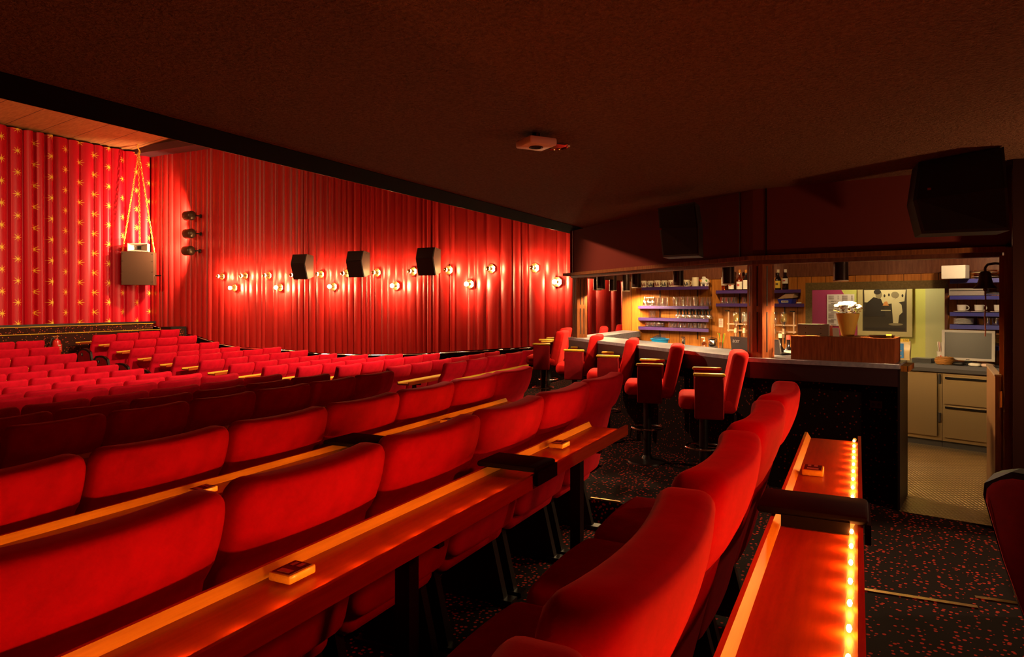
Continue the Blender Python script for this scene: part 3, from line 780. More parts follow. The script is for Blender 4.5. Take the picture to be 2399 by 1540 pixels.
# back wall frame
Q0 = (1.845, 9.9); u2 = (.6704, -.742); n2 = (.742, .6704); AB = angle(u2)
def dB(x, k=0.0): return d_on_line(x, off(Q0, n2, k), u2)
def onB(x, y, k=0.0): return P(x, y, dB(x, k))
def rdB(x, k=0.0): d = dB(x, k); return ((x - CX) / F * d, d)

counter = thing('bar_counter', 'long angled bar counter with slate top and dotted carpet front', 'counter', (*W2(bend(.3)), 0))
def under(o, root):
    o.parent = root; o.matrix_parent_inverse = Matrix.Translation(-Vector(root.location)) if False else Matrix.Identity(4)
    for v in o.data.vertices: v.co -= Vector(root.location)
    return o
under(bar_part('countertop', COUNTERTOP, -.005, .46, ZT - .03, ZT, 0, 0), counter)
under(bar_part('edge_band', COUNTERFRONT, .0, .05, ZT - .15, ZT - .03, 0, -.001), counter)
under(bar_part('front_panel', CARPETWALL, .14, .40, 0, ZT - .03, .05, -.01), counter)
e1, e2 = along(R0, uR, .004), off(along(R0, uR, .004), nR, .46)
m = MB(); a, b = W2(along(R0, uR, -.01)), W2(off(along(R0, uR, -.01), nR, .46)); c, d = W2(e2), W2(e1)
m.hexa([(*a, 0), (*d, 0), (*c, 0), (*b, 0)], [(*a, ZT - .031), (*d, ZT - .031), (*c, ZT - .031), (*b, ZT - .031)]); under(m.obj('end_panel', BLACK), counter)
m = MB(); a, b, c, d = [W2(off(along(R0, uR, s), nR, k)) for s, k in ((.0, .06), (.05, .06), (.05, .40), (.0, .40))]
m.hexa([(*a, ZT - .05), (*b, ZT - .05), (*c, ZT - .05), (*d, ZT - .05)], [(*a, ZT - .012), (*b, ZT - .012), (*c, ZT - .012), (*d, ZT - .012)]); under(m.obj('end_block', HONEY), counter)
# power socket on the carpet front
q = P(2053, 948, d_on_line(2053, off(C1, nR, .14), uR)); q = q - Vector((*W2((nR[0] * .006, nR[1] * .006)), 0))
t = thing('wall_socket', 'dark double socket plate on the dotted bar front', 'socket', q, AR)
MB().box((0, 0, 0), (.075, .012, .05)).obj('plate', mat('dark brown plastic', (.05, .018, .012), .5), t)
m = MB(); m.cyl((-.017, -.0065, 0), (-.017, -.008, 0), .012, n=12); m.cyl((.017, -.0065, 0), (.017, -.008, 0), .012, n=12); m.obj('outlet', BLACK, t)

# return counter towards the back wall
zr = EYE - .41
ro = [W2(off(L0, nL, .02)), W2(((1461 - CX) / F * 10.15, 10.15)), W2(((1500 - CX) / F * 9.80, 9.80)), W2(((1404.5 - CX) / F * 8.30, 8.30))]
m = MB(); m.prism(ro, ZT - .075, ZT + .004)
rt = thing('return_counter', 'short slate counter running back from the bar corner to the wood wall', 'counter', (*ro[3], 0))
under(m.obj('countertop', COUNTERTOP), rt)
def inset2(poly, k):
    c = sum(poly, Vector((0, 0))) / len(poly); return [c + (p - c) * k for p in poly]
under(MB().prism([ro[0] * .12 + ro[3] * .88, ro[1] * .12 + ro[2] * .88 , ro[1] * .5 + ro[2] * .5, ro[0] * .5 + ro[3] * .5], 0, ZT - .075).obj('front_panel', CARPETWALL), rt)
# column and posts
cc = bend(.13); cz0, cz1 = ZT, EYE + .315
def fluted(name, label, centre, rad, n, rot, z0, z1, m, cat='column', groove=True):
    root = thing(name, label, cat, (*W2(centre), z0)); h = z1 - z0
    pl = [Vector((rad * math.cos(rot + PI / n + 2 * PI * k / n), rad * math.sin(rot + PI / n + 2 * PI * k / n))) for k in range(n)]
    MB().prism(pl, 0, h).obj('shaft', m, root)
    if groove:
        g = MB()
        for k in range(n):
            A0, B0 = pl[k], pl[(k + 1) % n]; mid = (A0 + B0) / 2; nn = mid.normalized(); tt = (B0 - A0).normalized()
            for f in ((-.0,) if n > 4 else (-.022, .022)):
                for za, zb in ((.06, .47), (.53, .94)):
                    c = mid + tt * f
                    g.box((c.x, c.y, (za + zb) / 2 * h), (.008, .004, (zb - za) * h), math.atan2(tt.y, tt.x))
        g.obj('groove', BLACK, root)
    return root
fluted('wooden_column', 'octagonal reddish wooden column with slots on the bar corner', cc, .098, 8, AR, cz0, cz1, REDWOOD)
lp = off(along(L0, uL, .10), nL, .10)
fluted('wooden_post', 'square slotted wooden post at the far end of the bar', lp, .092, 4, AL, cz0, cz1, TRIMWOOD, 'post')
# right door post: jamb of the bar entrance
jr = []
pdir = uR
def post_box(x0, x1, d, depth, z0, z1, name, m, parent=None):
    a = ((x0 - CX) / F * d, d); L = (x1 - x0) / F * d; b = along(a, unit((1, -.35)), L)
    q = [W2(a), W2(b), W2(off(b, (.58, .815), depth)), W2(off(a, (.58, .815), depth))]
    return MB().prism(q, z0, z1).obj(name, m, parent)
tr = post_box(2352, 2372, 4.15, .10, 0, EYE + .33, 'door_post', wood('oak door post', (.36, .15, .045), (.20, .07, .02), .4, 4, (14, 14, 1.1)))
struct(tr); tag(tr, 'oak post framing the bar entrance', 'post', kind='structure')
tr = post_box(2341, 2353, 4.28, .34, 0, EYE + .29, 'door_jamb', HONEY); tag(tr, 'lighter wooden jamb inside the bar entrance', 'post', kind='structure')
for i, (x, y, w, h, c) in enumerate(((2347, 703, .030, .05, (.75, .45, .14)), (2348, 737, .034, .14, (.70, .25, .12)), (2348, 790, .034, .13, (.75, .22, .16)))):
    pass
tr = post_box(2373, 3450, 4.08, .12, 0, ZC, 'wall_entrance', mat('dark brown wall', (.022, .007, .005), .9, spec=.02)); struct(tr)

# header trim and maroon fascia panels
REXT = .62; LEXT = -.10
hd = struct(bar_part('header_trim', TRIMWOOD, -.03, .09, EYE + .313, EYE + .345, LEXT, REXT)); tag(hd, 'moulded wooden header trim along the bar front', 'trim', kind='structure')
hd = struct(bar_part('header_beam', DARKWOOD, .02, .10, EYE + .284, EYE + .313, .02, REXT - .06)); tag(hd, 'lower wooden beam under the bar header', 'trim', kind='structure')
struct(bar_part('wall_fascia', FASCIA, .03, .13, EYE + .345, ZC, -.02, REXT - .01))
for x, uu, nn, pp in ((1342, uL, nL, L0), (1733, uL, nL, L0), (1795, uR, nR, R0)):
    d = d_on_line(x, off(pp, nn, .028), uu); q = P(x, HY, d)
    t = MB().box((q.x, q.y, (EYE + .345 + ZC) / 2), (.010, .006, ZC - EYE - .345), angle(uu)).obj('trim_7', BLACK); struct(t, 'dark joint between the maroon fascia panels')
d = d_on_line(2362, off(R0, nR, .025), uR); q = P(2362, 575, d)
t = MB().cyl((q.x, q.y, q.z), Vector(q) - Vector((*W2(off((0, 0), nR, .012)), 0)), .012, n=10).obj('bolt_head', BLACKMETAL); tag(t, 'black bolt head at the lower corner of the right fascia panel', 'bolt')
# return header beam
rh = [W2(off(L0, nL, .02)), W2(((1470 - CX) / F * 10.3, 10.3)), W2(((1490 - CX) / F * 10.1, 10.1)), W2(off(along(L0, uL, .12), nL, .10))]
struct(MB().prism(rh, EYE + .30, EYE + .36).obj('header_return', DARKWOOD), 'wooden header beam above the short return counter')
struct(MB().prism(rh, EYE + .36, ZC).obj('wall_fascia_return', FASCIA))

# big dark speakers on the fascia
def fascia_speaker(px, d, label):
    """px: outline left face then right face, top/bottom pixel rows"""
    r = thing('fascia_speaker', label, 'loudspeaker', P(px[0][0], px[0][1], d))
    o0 = Vector(r.location)
    fr = [P(x, y, dd) - o0 for x, y, dd in px]
    back = [v + Vector((*W2((.10, .24)), 0)) for v in fr]
    m = MB(); n = len(fr)
    m.add(fr + back, [(0, 1, 2, 3), (0, 3, 4, 5), (n + 3, n + 2, n + 1, n), (n + 5, n + 4, n + 3, n)] + [(i, n + i, n + (i + 1) % n, (i + 1) % n) for i in range(n)])
    m.obj('cabinet', mat('black speaker cabinet', (.010, .006, .006), .6), r)
    c = sum(fr, Vector()) / n; nv = Vector((*W2((-.02, -.06)), 0)) * .12
    g = [c + (v - c) * .93 + nv for v in fr]; h = [c + (v - c) * .93 for v in fr]
    m = MB(); m.add(g + h, [(0, 1, 2, 3), (0, 3, 4, 5), (n + 3, n + 2, n + 1, n), (n + 5, n + 4, n + 3, n)] + [(i, n + i, n + (i + 1) % n, (i + 1) % n) for i in range(n)])
    gr = m.obj('front_grille', mat('black grille cloth', (.007, .004, .004), .9), r)
    q = g[1] + (g[0] - g[1]) * .15 + (c - g[0]) * .2
    return r, g, gr
def badge(r, gr, x, y, d):
    q = P(x, y, d) - Vector(r.location); MB().box(q, (.018, .018, .012), AR).obj('badge', mat('red badge', (.25, .03, .02), .4), gr)
r, g, gr = fascia_speaker([(1545, 535, 5.35), (1541, 488, 5.42), (1628, 473, 4.98), (1636, 533, 4.92), (1637, 599, 5.0), (1553, 603, 5.45)], 5.3, 'black loudspeaker on the maroon fascia left of the column')
badge(r, gr, 1548, 537, 5.30)
r, g, gr = fascia_speaker([(2139, 470, 4.10), (2152, 380, 4.15), (2352, 344, 3.72), (2360, 440, 3.66), (2366, 540, 3.72), (2159, 548, 4.15)], 4.1, 'large black loudspeaker hung on the fascia above the bar entrance')
badge(r, gr, 2177, 443, 4.02)

# inside of the bar: back wall panelling, floor, worktop
def backwall(x0, x1, z0, z1, k0, k1, name, m):
    a, b, c, d = rdB(x0, k0), rdB(x1, k0), rdB(x1, k1), rdB(x0, k1)
    return MB().prism([W2(q) for q in (a, b, c, d)], z0, z1).obj(name, m)
def rail(x0, x1, ya, yb, k0, k1, name, m):
    """board on the back wall between pixel rows ya(top), yb(bottom) measured at the middle"""
    xm = (x0 + x1) / 2; d = dB(xm, k0); return backwall(x0, x1, EYE + (HY - yb) / F * d, EYE + (HY - ya) / F * d, k0, k1, name, m)
# plank pattern on the honey panelling
t_ = NT(HONEY); tc_ = t_.n('ShaderNodeNewGeometry'); vt_ = t_.n('ShaderNodeVectorMath', operation='DOT_PRODUCT')
t_.l(tc_.outputs['Position'], vt_.inputs[0]); w_ = W2(u2); vt_.inputs[1].default_value = (w_.x, w_.y, 0)
gv = t_.math('LESS_THAN', t_.math('FRACT', t_.math('DIVIDE', vt_.outputs['Value'], .165)), .035)
nz_ = t_.noise(t_.obj((14, 14, 1.1)), 4, 6, .6)
t_.color(t_.mix(gv, t_.ramp(nz_, [(.32, (.32, .100, .014)), (.66, (.47, .165, .026))]), (.06, .02, .006)))
zwin = onB(2050, 678, 0).z; xw0, xw1 = 1903, 2213
struct(backwall(1478, xw0 - 16, 0, ZC, 0, .08, 'wall_bar_back', HONEY), 'honey wood plank back wall of the bar')
struct(backwall(xw1 + 8, 2700, 0, ZC, 0, .08, 'wall_bar_back_right', HONEY))
struct(backwall(xw0 - 16, xw1 + 8, zwin + .07, ZC, 0, .08, 'wall_bar_over_window', HONEY))
struct(backwall(xw0 - 16, xw1 + 8, 0, EYE - .60, 0, .08, 'wall_bar_under_window', HONEY))
struct(backwall(1478, 2700, EYE + .30, ZC, -.015, 0, 'trim_8', DARKWOOD), 'dark upper boards of the bar back wall')
a = XD(1462, 10.3); q = rdB(1484, 0.0)
struct(MB().prism([W2(((1458 - CX) / F * 10.2, 10.2)), W2(((1479 - CX) / F * 10.0, 10.0)), W2(((1486 - CX) / F * 10.3, 10.3)), W2(((1465 - CX) / F * 10.5, 10.5))], ZT - .5, EYE + .32).obj('trim_9', HONEY), 'honey wood post at the far end of the bar back wall')
# window frame of the pass-through
wf = backwall(xw0 - 16, xw0, EYE - .60, zwin, -.02, .10, 'window_1', OLIVEWOOD); struct(wf, 'olive wooden frame of the pass-through window')
for args in ((xw1, xw1 + 8, EYE - .60, zwin, -.02, .10, 'window_jamb', DARKWOOD), (xw0 - 16, xw1 + 8, zwin, zwin + .085, -.03, .10, 'window_head', OLIVEWOOD)):
    o = backwall(*args); o.parent = wf
o = backwall(xw0, xw1, EYE - .60, zwin, .05, .054, 'window_pane', PANE); o.parent = wf
# room beyond
RB = 1.25
def roomwall(x0, x1, z0, z1, k0, k1, name, m): return backwall(x0, x1, z0, z1, k0, k1, name, m)
GREEN = mat('yellow green painted wall', (.50, .52, .13), .8); MAG = mat('magenta painted wall', (.36, .035, .12), .8); PALEG = mat('pale sage wall', (.45, .46, .24), .8)
struct(roomwall(1700, 2180, -.2, 3.0, RB, RB + .1, 'wall_room_back', GREEN), 'yellow green wall of the room behind the window')
struct(roomwall(2168, 2420, -.2, 3.0, RB - .06, RB + .1, 'wall_room_side', PALEG), 'pale sage wall of the room behind the window')
# diagonal magenta paint field
m = MB(); A0 = [onB(x, y, RB - .004) for x, y in ((1860, 640), (1946, 640), (2012, 745), (2012, 860), (1860, 860))]; B0 = [v + Vector((*W2((n2[0] * .004, n2[1] * .004)), 0)) for v in A0]
m.add(A0 + B0, [(0, 1, 2, 3, 4), (9, 8, 7, 6, 5)] + [(i, 5 + i, 5 + (i + 1) % 5, (i + 1) % 5) for i in range(5)])
struct(m.obj('wall_room_paint', MAG), 'magenta painted field with a slanted edge on the green wall')
rl = onB(2040, 640, .65); lamp('room_light', 'POINT', (rl.x, rl.y, EYE + .62), 48, (1.0, .80, .45), shadow_soft_size=.1)
struct(backwall(1780, 2420, EYE + .75, EYE + .8, .09, RB + .1, 'ceiling_room', CEILBLACK))

# steel floor behind the bar
fp = [W2(q) for q in (rdB(1560, -.5), rdB(2420, -.5), ((2420 - CX) / F * 4.15, 4.15), ((2345 - CX) / F * 4.25, 4.25), off(R0, nR, -.02), off(R0, nR, .3), bend(.35), off(L0, nL, .3))]
struct(MB().prism(fp, .001, .006).obj('floor_bar', PLATE), 'checker plate steel floor behind the bar')

# worktop along the back wall with steel fridges
wt = thing('back_worktop', 'dark grey worktop along the bar back wall', 'worktop', (*W2(rdB(2000, -.3)), 0))
def bp(x0, x1, k0, k1, z0, z1, name, m, root=None, sm=False):
    o = backwall(x0, x1, z0, z1, k0, k1, name, m)
    return under(o, root) if root else o
bp(1514, 2700, -.57, -.001, EYE - .635, EYE - .60, 'top', mat('dark grey worktop', (.10, .095, .11), .3), wt)
bp(1514, 2700, -.575, -.565, EYE - .67, EYE - .635, 'front_edge', mat('dark worktop edge', (.03, .022, .022), .4), wt)
bp(1516, 2100, -.53, -.02, 0, EYE - .64, 'base_cabinet', DARKWOOD, wt)
zk = .11
def fridge(x0, x1, name, label, split):
    r = thing(name, label, 'fridge', (*W2(rdB((x0 + x1) / 2, -.3)), 0))
    bp(x0, x1, -.53, -.02, .07, EYE - .67, 'body', STEEL, r)
    zs = [zk, EYE - .69] if not split else [zk, .42, .43, EYE - .70]
    for i in range(0, len(zs), 2):
        o = bp(x0 + 3, x1 - (12 if not split else 2), -.555, -.531, zs[i], zs[i + 1], 'drawer' if split else 'door', STEEL, r)
        if split:
            h = backwall(x0 + 6, x1 - 3, zs[i + 1] - .03, zs[i + 1] - .012, -.575, -.556, 'handle', CHROME); h.parent = o
            for v in h.data.vertices: v.co -= Vector(r.location)
    if not split:
        for z in (.25, .62):
            o = bp(x1 - 9, x1 - 4, -.552, -.531, z, z + .09, 'hinge', BLACKMETAL, r)
    bp(x0, x1, -.50, -.02, .0, .07, 'plinth', BLACK, r)
    return r
fridge(2104, 2207, 'under_counter_fridge', 'brushed steel fridge with one door under the back worktop', False)
fridge(2208, 2400, 'fridge_drawer_unit', 'brushed steel fridge with two drawers beside the entrance', True)

# ------------------------------------------------------------------ can lamps under the bar ceiling
can = thing('can_lamp', '', 'lamp', group='cylinder lamps over the bar')
cz = EYE + .150
MB().lathe([(.050, 0), (.050, ZC - cz - .002), (.001, ZC - cz)], n=22).obj('shade', mat('dark bronze lamp tube', (.045, .022, .016), .3, .6), can, True)
MB().lathe([(.050, .0), (.0515, -.002), (.0515, .006), (.050, .008)], n=22, cap=False).obj('rim', mat('bright rim', (.8, .6, .4), .35), can, True)
MB().lathe([(.047, .022), (.001, .024)], n=20, cap=False).obj('bulb', CANLIT, can, True)
CANS = []
for x in (1408, 1491, 1589, 1706): d = d_on_line(x, off(L0, nL, .30), uL); CANS.append((x, d))
CANS.append((1970, d_on_line(1970, off(R0, nR, .14), uR)))
CANS += [(1399, 8.75), (1436, 9.25), (1467, 9.55)]
CLAB = ['second of the row', 'third of the row', 'fourth of the row', 'just left of the wooden column', 'hanging alone above the flower pot',
        'first one above the return counter', 'middle one above the return counter', 'last one above the return counter by the wood wall']
for i, (x, d) in enumerate(CANS):
    q = XD(x, d); o = can if i == 0 else dup(can)
    o.location = (q.x, q.y, cz); o['label'] = 'dark cylinder lamp over the bar, ' + CLAB[i]
    aim = Vector((*W2(n2), 0)) * .25
    lamp('can_beam', 'SPOT', (q.x, q.y, cz + .012), (260, 260, 260, 260, 480, 230, 260, 330)[i], (1.0, .66, .30), (q.x + aim.x, q.y + aim.y, 0), spot_size=2.75, spot_blend=.35, shadow_soft_size=.04)
q = onB(2255, 640, -.95); 
o = dup(can, (q.x, q.y, cz + .35)); o['label'] = 'dark cylinder lamp hidden behind the header above the till'
lamp('can_beam', 'SPOT', (q.x, q.y, cz + .36), 85, (1.0, .66, .34), onB(2275, 690, -.1), spot_size=1.7, spot_blend=.6, shadow_soft_size=.04)

q = XD(1600, 7.6); w_ = at_ = Vector((*W2(n2), 0))
lamp('bar_fill', 'SPOT', (q.x, q.y, 2.2), 90, (1.0, .66, .30), onB(1640, 690, 0), spot_size=1.5, spot_blend=.6, shadow_soft_size=.05)  # unseen fill added inside the bar to brighten the mug shelves
q = XD(1900, 6.0)
lamp('bar_fill', 'SPOT', (q.x, q.y, 2.2), 70, (1.0, .66, .30), onB(1850, 690, 0), spot_size=1.5, spot_blend=.6, shadow_soft_size=.05)  # second unseen fill, added to brighten the bottle shelves
# ------------------------------------------------------------------ shelves on the bar back wall
SK = -.20
def shelf(x0, x1, yt, yb, label, m, kf=SK):
    xm = (x0 + x1) / 2; d = dB(xm, kf); zt = EYE + (HY - yt) / F * d; zb = EYE + (HY - yb) / F * d
    r = thing('wall_shelf', label, 'shelf', (*W2(rdB(xm, kf / 2)), zb), 0, 'shelves on the bar back wall')
    o = backwall(x0, x1, zb, zt, kf, -.002, 'board', m); under(o, r)
    return zt
SZ = [shelf(1503, 1660, 672.0, 679.0, 'top purple shelf holding the printed mugs', PURPLE),
      shelf(1495, 1660, 717.5, 724.0, 'purple shelf with the tall glasses, under the mug shelf', PURPLE),
      shelf(1495, 1660, 746.0, 753.0, 'purple shelf with black stemmed glasses turned upside down', PURPLE),
      shelf(1495, 1660, 768.5, 775.5, 'lowest purple shelf of the left group with short tumblers', PURPLE)]
SZ2 = [shelf(1677, 1876, 679.5, 687.0, 'purple shelf carrying the spirit bottles behind the column', PURPLE),
       shelf(1677, 1884, 711.5, 719.0, 'purple shelf under the spirit bottles with a blue tray', PURPLE)]
SZ3 = [shelf(2225, 2420, ya, yb, lab, BLUESHELF, -.25) for ya, yb, lab in (
    (652, 662, 'blue shelf with the white carton, topmost by the entrance'), (693, 702, 'blue shelf with the flat silver machine'),
    (733, 742, 'blue shelf with cups on saucers'), (763, 773, 'blue shelf with the stack of plates'), (812, 821, 'lowest blue shelf, half hidden by the monitor'))]
for x in (1546, 1634, 1733, 1838):
    t = backwall(x - 1.2, x + 1.2, .9, EYE + .25, -.012, -.002, 'shelf_rail', BLACKMETAL); tag(t, {1546: 'black shelf rail left part of the mug shelves', 1634: 'black shelf rail right part of the mug shelves', 1733: 'black shelf rail just left of the column', 1838: 'black shelf rail just right of the column'}[x], 'rail', 'shelf rails')

def at(x, k, z): q = P(x, HY, dB(x, k)); return (q.x, q.y, z)
def spin(prof, m, name='body', root=None, n=14, cap=True): return MB().lathe(prof, n=n, cap=cap).obj(name, m, root, True)
def copy_mesh(o, loc, label, group, rz=0):
    c = o.copy(); C.objects.link(c); c.location = loc; c.rotation_euler = (0, 0, rz); tag(c, label, o['category'], group); return c
def row_of(name, proto, xs, k, z, label, cat, group):
    first = True
    for i, x in enumerate(xs):
        kk = k[i % len(k)] if isinstance(k, (list, tuple)) else k
        lab = label.format(ORD[i] if i < 15 else f'number {i + 1}')
        if first: o = proto; o.location = at(x, kk, z); tag(o, lab, cat, group); first = False
        else: copy_mesh(proto, at(x, kk, z), lab, group)
def tumbler(h, r0, r1, base=.012): return [(r0 * .95, 0), (r0, .004), (r1, h), (r1 - .003, h), (r0 - .004, base), (.001, base)]

# mugs
def make_mug(h, r, print_m):
    g = thing('printed_mug', '', 'mug', group='mugs on the top shelf')
    b = spin([(r * .96, 0), (r, .005), (r, h), (r - .004, h), (r - .004, .01), (.001, .01)], CREAM, 'body', g, 18)
    pts = [(r - .003 + .026 * math.sin(PI * k / 8), 0, h * .5 - h * .30 * math.cos(PI * k / 8)) for k in range(9)]
    MB().tube(pts, .005, 6).obj('handle', CREAM, g, True)
    m = MB(); n = 9
    for k in range(n):
        a0 = -PI / 2 - .75 + 1.5 * k / n; a1 = a0 + 1.5 / n; hz_ = h * (.16 + .10 * math.sin(k * 1.9)); zt_ = h * (.55 + .22 * math.sin(k * 1.3 + .5)); rr = r + .0006
        m.add([(rr * math.cos(a), rr * math.sin(a), z) for a in (a0, a1) for z in (hz_, zt_)], [(0, 2, 3, 1)])
    m.obj('print', print_m, b); return g
PR1, PR2 = mat('brown print', (.16, .035, .02), .5), mat('dark print', (.03, .02, .02), .5)
mug = make_mug(.093, .042, PR1); mg2 = make_mug(.093, .042, PR2)
for i, x in enumerate((1508, 1524, 1540, 1556, 1573)):
    q = at(x, (-.15, -.06)[i % 2], SZ[0]); o = (mug, mg2)[i % 2] if i < 2 else dup((mug, mg2)[i % 2])
    o.location = q; o.rotation_euler = (0, 0, AB + .5); o['label'] = f'cream printed mug on the top purple shelf, {ORD[i]} from the curtain end'
o = dup(mg2, at(1609, -.06, SZ[0]), AB + .35, 'cream printed mug right of the hanging cylinder lamp')
tall = make_mug(.118, .044, PR2); tall.location = at(1629, -.15, SZ[0]); tall.rotation_euler = (0, 0, AB + PI - .3); tall['label'] = 'tallest pale mug with small round emblem beside the piggy bank'
o = dup(mug, at(1590, -.06, SZ[0]), AB + .5, 'cream printed mug half hidden behind the hanging cylinder lamp')
# piggy bank
pb = thing('piggy_bank', 'colourful patterned piggy bank at the end of the mug shelf', 'piggy bank', at(1651, -.13, SZ[0]), AB)
MB().sphere((0, 0, .062), .055, 16, 10, (1.15, .95, .85)).obj('body', WHITE, pb, True)
m = MB()
for sx, sy in ((-.03, -.025), (.03, -.025), (-.03, .025), (.03, .025)): m.cyl((sx, sy, 0), (sx, sy, .03), .012, n=8)
m.obj('feet', WHITE, pb, True)
MB().cyl((.055, -.01, .06), (.072, -.012, .06), .014, n=10).obj('snout', CREAM, pb, True)
m = MB(); m.sphere((.012, -.02, .112), .014, 8, 6); m.sphere((-.02, -.005, .114), .014, 8, 6); m.obj('ears', WHITE, pb, True)
MB().sphere((-.022, -.040, .066), .022, 10, 6, (1, .5, .9)).obj('yellow_patch', mat('yellow glaze', (.75, .35, .04), .3), pb, True)
MB().sphere((.040, -.030, .070), .018, 10, 6, (1, .6, 1)).obj('green_patch', mat('green glaze', (.12, .30, .06), .3), pb, True)
MB().sphere((.012, -.045, .035), .016, 10, 6, (1.2, .5, .8)).obj('grey_patch', mat('grey glaze', (.25, .25, .26), .3), pb, True)
MB().sphere((-.058, -.010, .075), .016, 10, 6).obj('red_patch', RED, pb, True)

# second shelf: flasks and tall glasses
flask = spin([(.030, 0), (.032, .004), (.033, .05), (.028, .075), (.014, .10), (.013, .125), (.018, .13), (.016, .13), (.011, .125), (.012, .10), (.026, .073), (.030, .05), (.028, .008), (.001, .008)], GLASS, 'glass_flask')
row_of('glass_flask', flask, [1511, 1516, 1521, 1526, 1531], [-.14, -.06], SZ[1], 'small clear glass flask on the tall glass shelf, {} from the curtain end', 'flask', 'flasks on the glass shelf')
g = spin(tumbler(.118, .024, .027), GLASS, 'highball_glass')
row_of('highball_glass', g, [1539, 1545, 1550, 1556, 1561], [-.15, -.07], SZ[1], 'slim clear glass beside the flasks, {} from the flasks', 'glass', 'slim glasses on the shelf')
g = spin([(.026, 0), (.030, .004), (.036, .09), (.033, .128), (.030, .128), (.033, .09), (.027, .03), (.001, .03)], GLASS, 'beer_glass')
row_of('beer_glass', g, [1582, 1590, 1598, 1606, 1615, 1624, 1630], [-.15, -.06], SZ[1], 'bulging clear beer glass in the middle of the shelf, {} from the flasks', 'glass', 'beer glasses on the shelf')
g = spin(tumbler(.118, .026, .029), GLASS, 'long_drink_glass')
row_of('long_drink_glass', g, [1643, 1649, 1655, 1662], [-.15, -.07], SZ[1], 'long clear drink glass at the column end of the shelf, {} of the last group', 'glass', 'long drink glasses on the shelf')
# third shelf
g = spin(tumbler(.095, .026, .029), GLASS, 'water_glass')
row_of('water_glass', g, [1524, 1531], [-.15, -.08], SZ[2], 'clear water glass standing apart left of the black stemmed glasses, {} one', 'glass', 'water glasses on the third shelf')
gob = thing('stemmed_glass', '', 'glass', group='black stemmed glasses upside down')
spin([(.036, 0), (.040, .02), (.034, .045), (.012, .056), (.010, .056), (.030, .044), (.037, .02), (.034, 0)], GLASS, 'bowl', gob, 14, False)
spin([(.016, .052), (.012, .062), (.011, .085), (.017, .105), (.034, .122), (.034, .126), (.001, .127)], BLACK, 'stem', gob, 12)
for i in range(11):
    q = at(1588 + 7.4 * i, (-.15, -.07)[i % 2], SZ[2]); lab = f'upside down glass with black stem, {ORD[i]} from the two water glasses'
    o = gob if i == 0 else dup(gob)
    o.location = q; o['label'] = lab
# fourth shelf
g = spin([(.024, 0), (.030, .01), (.034, .03), (.030, .06), (.027, .06), (.031, .03), (.026, .012), (.001, .010)], GLASS, 'tasting_glass')
row_of('tasting_glass', g, [1517, 1524, 1531, 1538, 1545, 1552], [-.15, -.07], SZ[3], 'small rounded glass on the lowest purple shelf, {} from the curtain end', 'glass', 'small rounded glasses')
g = spin(tumbler(.070, .029, .032, .014), GLASS, 'short_tumbler')
row_of('short_tumbler', g, [1571, 1582, 1593, 1604, 1616, 1628, 1640, 1652], [-.15, -.08], SZ[3], 'short tumbler with reddish print on the lowest purple shelf, {} beyond the gap', 'glass', 'short tumblers on the lowest shelf')

# bottles
def bottle(label, x, k, z, h, r, body, lab=None, cap=None, neck=.3, lab_z=(.15, .48), group='spirit bottles on the purple shelf', lab2=None, name='spirit_bottle'):
    g = thing(name, label, 'bottle', at(x, k, z) if x else (0, 0, 0), AB, group)
    sh = h * (1 - neck)
    spin([(r * .9, 0), (r, .008), (r, sh * .82), (r * .8, sh * .92), (.014, sh + .01), (.013, h - .03), (.016, h - .028), (.016, h - .01), (.001, h - .009)], body, 'body', g, 16)
    if cap: spin([(.0165, h - .035), (.0165, h + .002), (.001, h + .003)], cap, 'cap', g, 12)
    if lab:
        m = MB(); n = 10
        for q_ in range(n):
            a0 = -PI / 2 - 1.3 + 2.6 * q_ / n; a1 = a0 + 2.6 / n; rr = r + .0008
            m.add([(rr * math.cos(a), rr * math.sin(a), zz) for a in (a0, a1) for zz in (lab_z[0] * h, lab_z[1] * h)], [(0, 2, 3, 1)])
        o = m.obj('label_paper', lab, g, True)
        if lab2:
            m = MB()
            for q_ in range(3):
                a0 = -PI / 2 - .45 + .3 * q_; a1 = a0 + .26; rr = r + .0014
                m.add([(rr * math.cos(a), rr * math.sin(a), zz) for a in (a0, a1) for zz in ((lab_z[0] * .6 + lab_z[1] * .4) * h, (lab_z[0] * .3 + lab_z[1] * .7) * h)], [(0, 2, 3, 1)])
            m.obj('emblem', lab2, o, True)
    return g
LW, LY, LR = mat('white paper', (.78, .72, .62), .6), mat('yellow paper', (.78, .52, .05), .6), mat('red paper', (.55, .05, .04), .6)
INK = mat('dark ink', (.05, .03, .03), .6); INKR = mat('red ink', (.50, .05, .03), .6); LB = mat('blue paper', (.08, .10, .40), .5)
z = SZ2[0]
bottle('pale bottle half hidden behind the cylinder lamp left of the column', 1697, -.12, z, .22, .036, AMBERGLASS, LW, WHITE, .3, (.3, .75))
bottle('dark bottle with white label under the cylinder lamp by the column', 1714, -.12, z, .26, .038, DARKGLASS, LW, BLACK, .35, (.06, .42), lab2=INKR)
bottle('amber whisky bottle with white label and cork, left of the column', 1733, -.12, z, .255, .038, AMBERGLASS, LW, HONEY, .36, (.05, .42), lab2=INKR)
bottle('dark bottle with white label touching the column', 1748, -.12, z, .25, .038, DARKGLASS, LW, HONEY, .36, (.05, .5))
bottle('clear spirit bottle with yellow label, right of the column', 1806, -.12, z, .235, .034, GLASS, LY, CREAM, .34, (.14, .56), lab2=LW)
bottle('dark bottle with yellow label, second right of the column', 1823, -.12, z, .24, .034, DARKGLASS, LY, CREAM, .36, (.08, .44), lab2=INK)
bottle('black bottle with white and red label, third right of the column', 1840, -.12, z, .24, .036, DARKGLASS, LW, LW, .36, (.30, .56), lab2=LR)
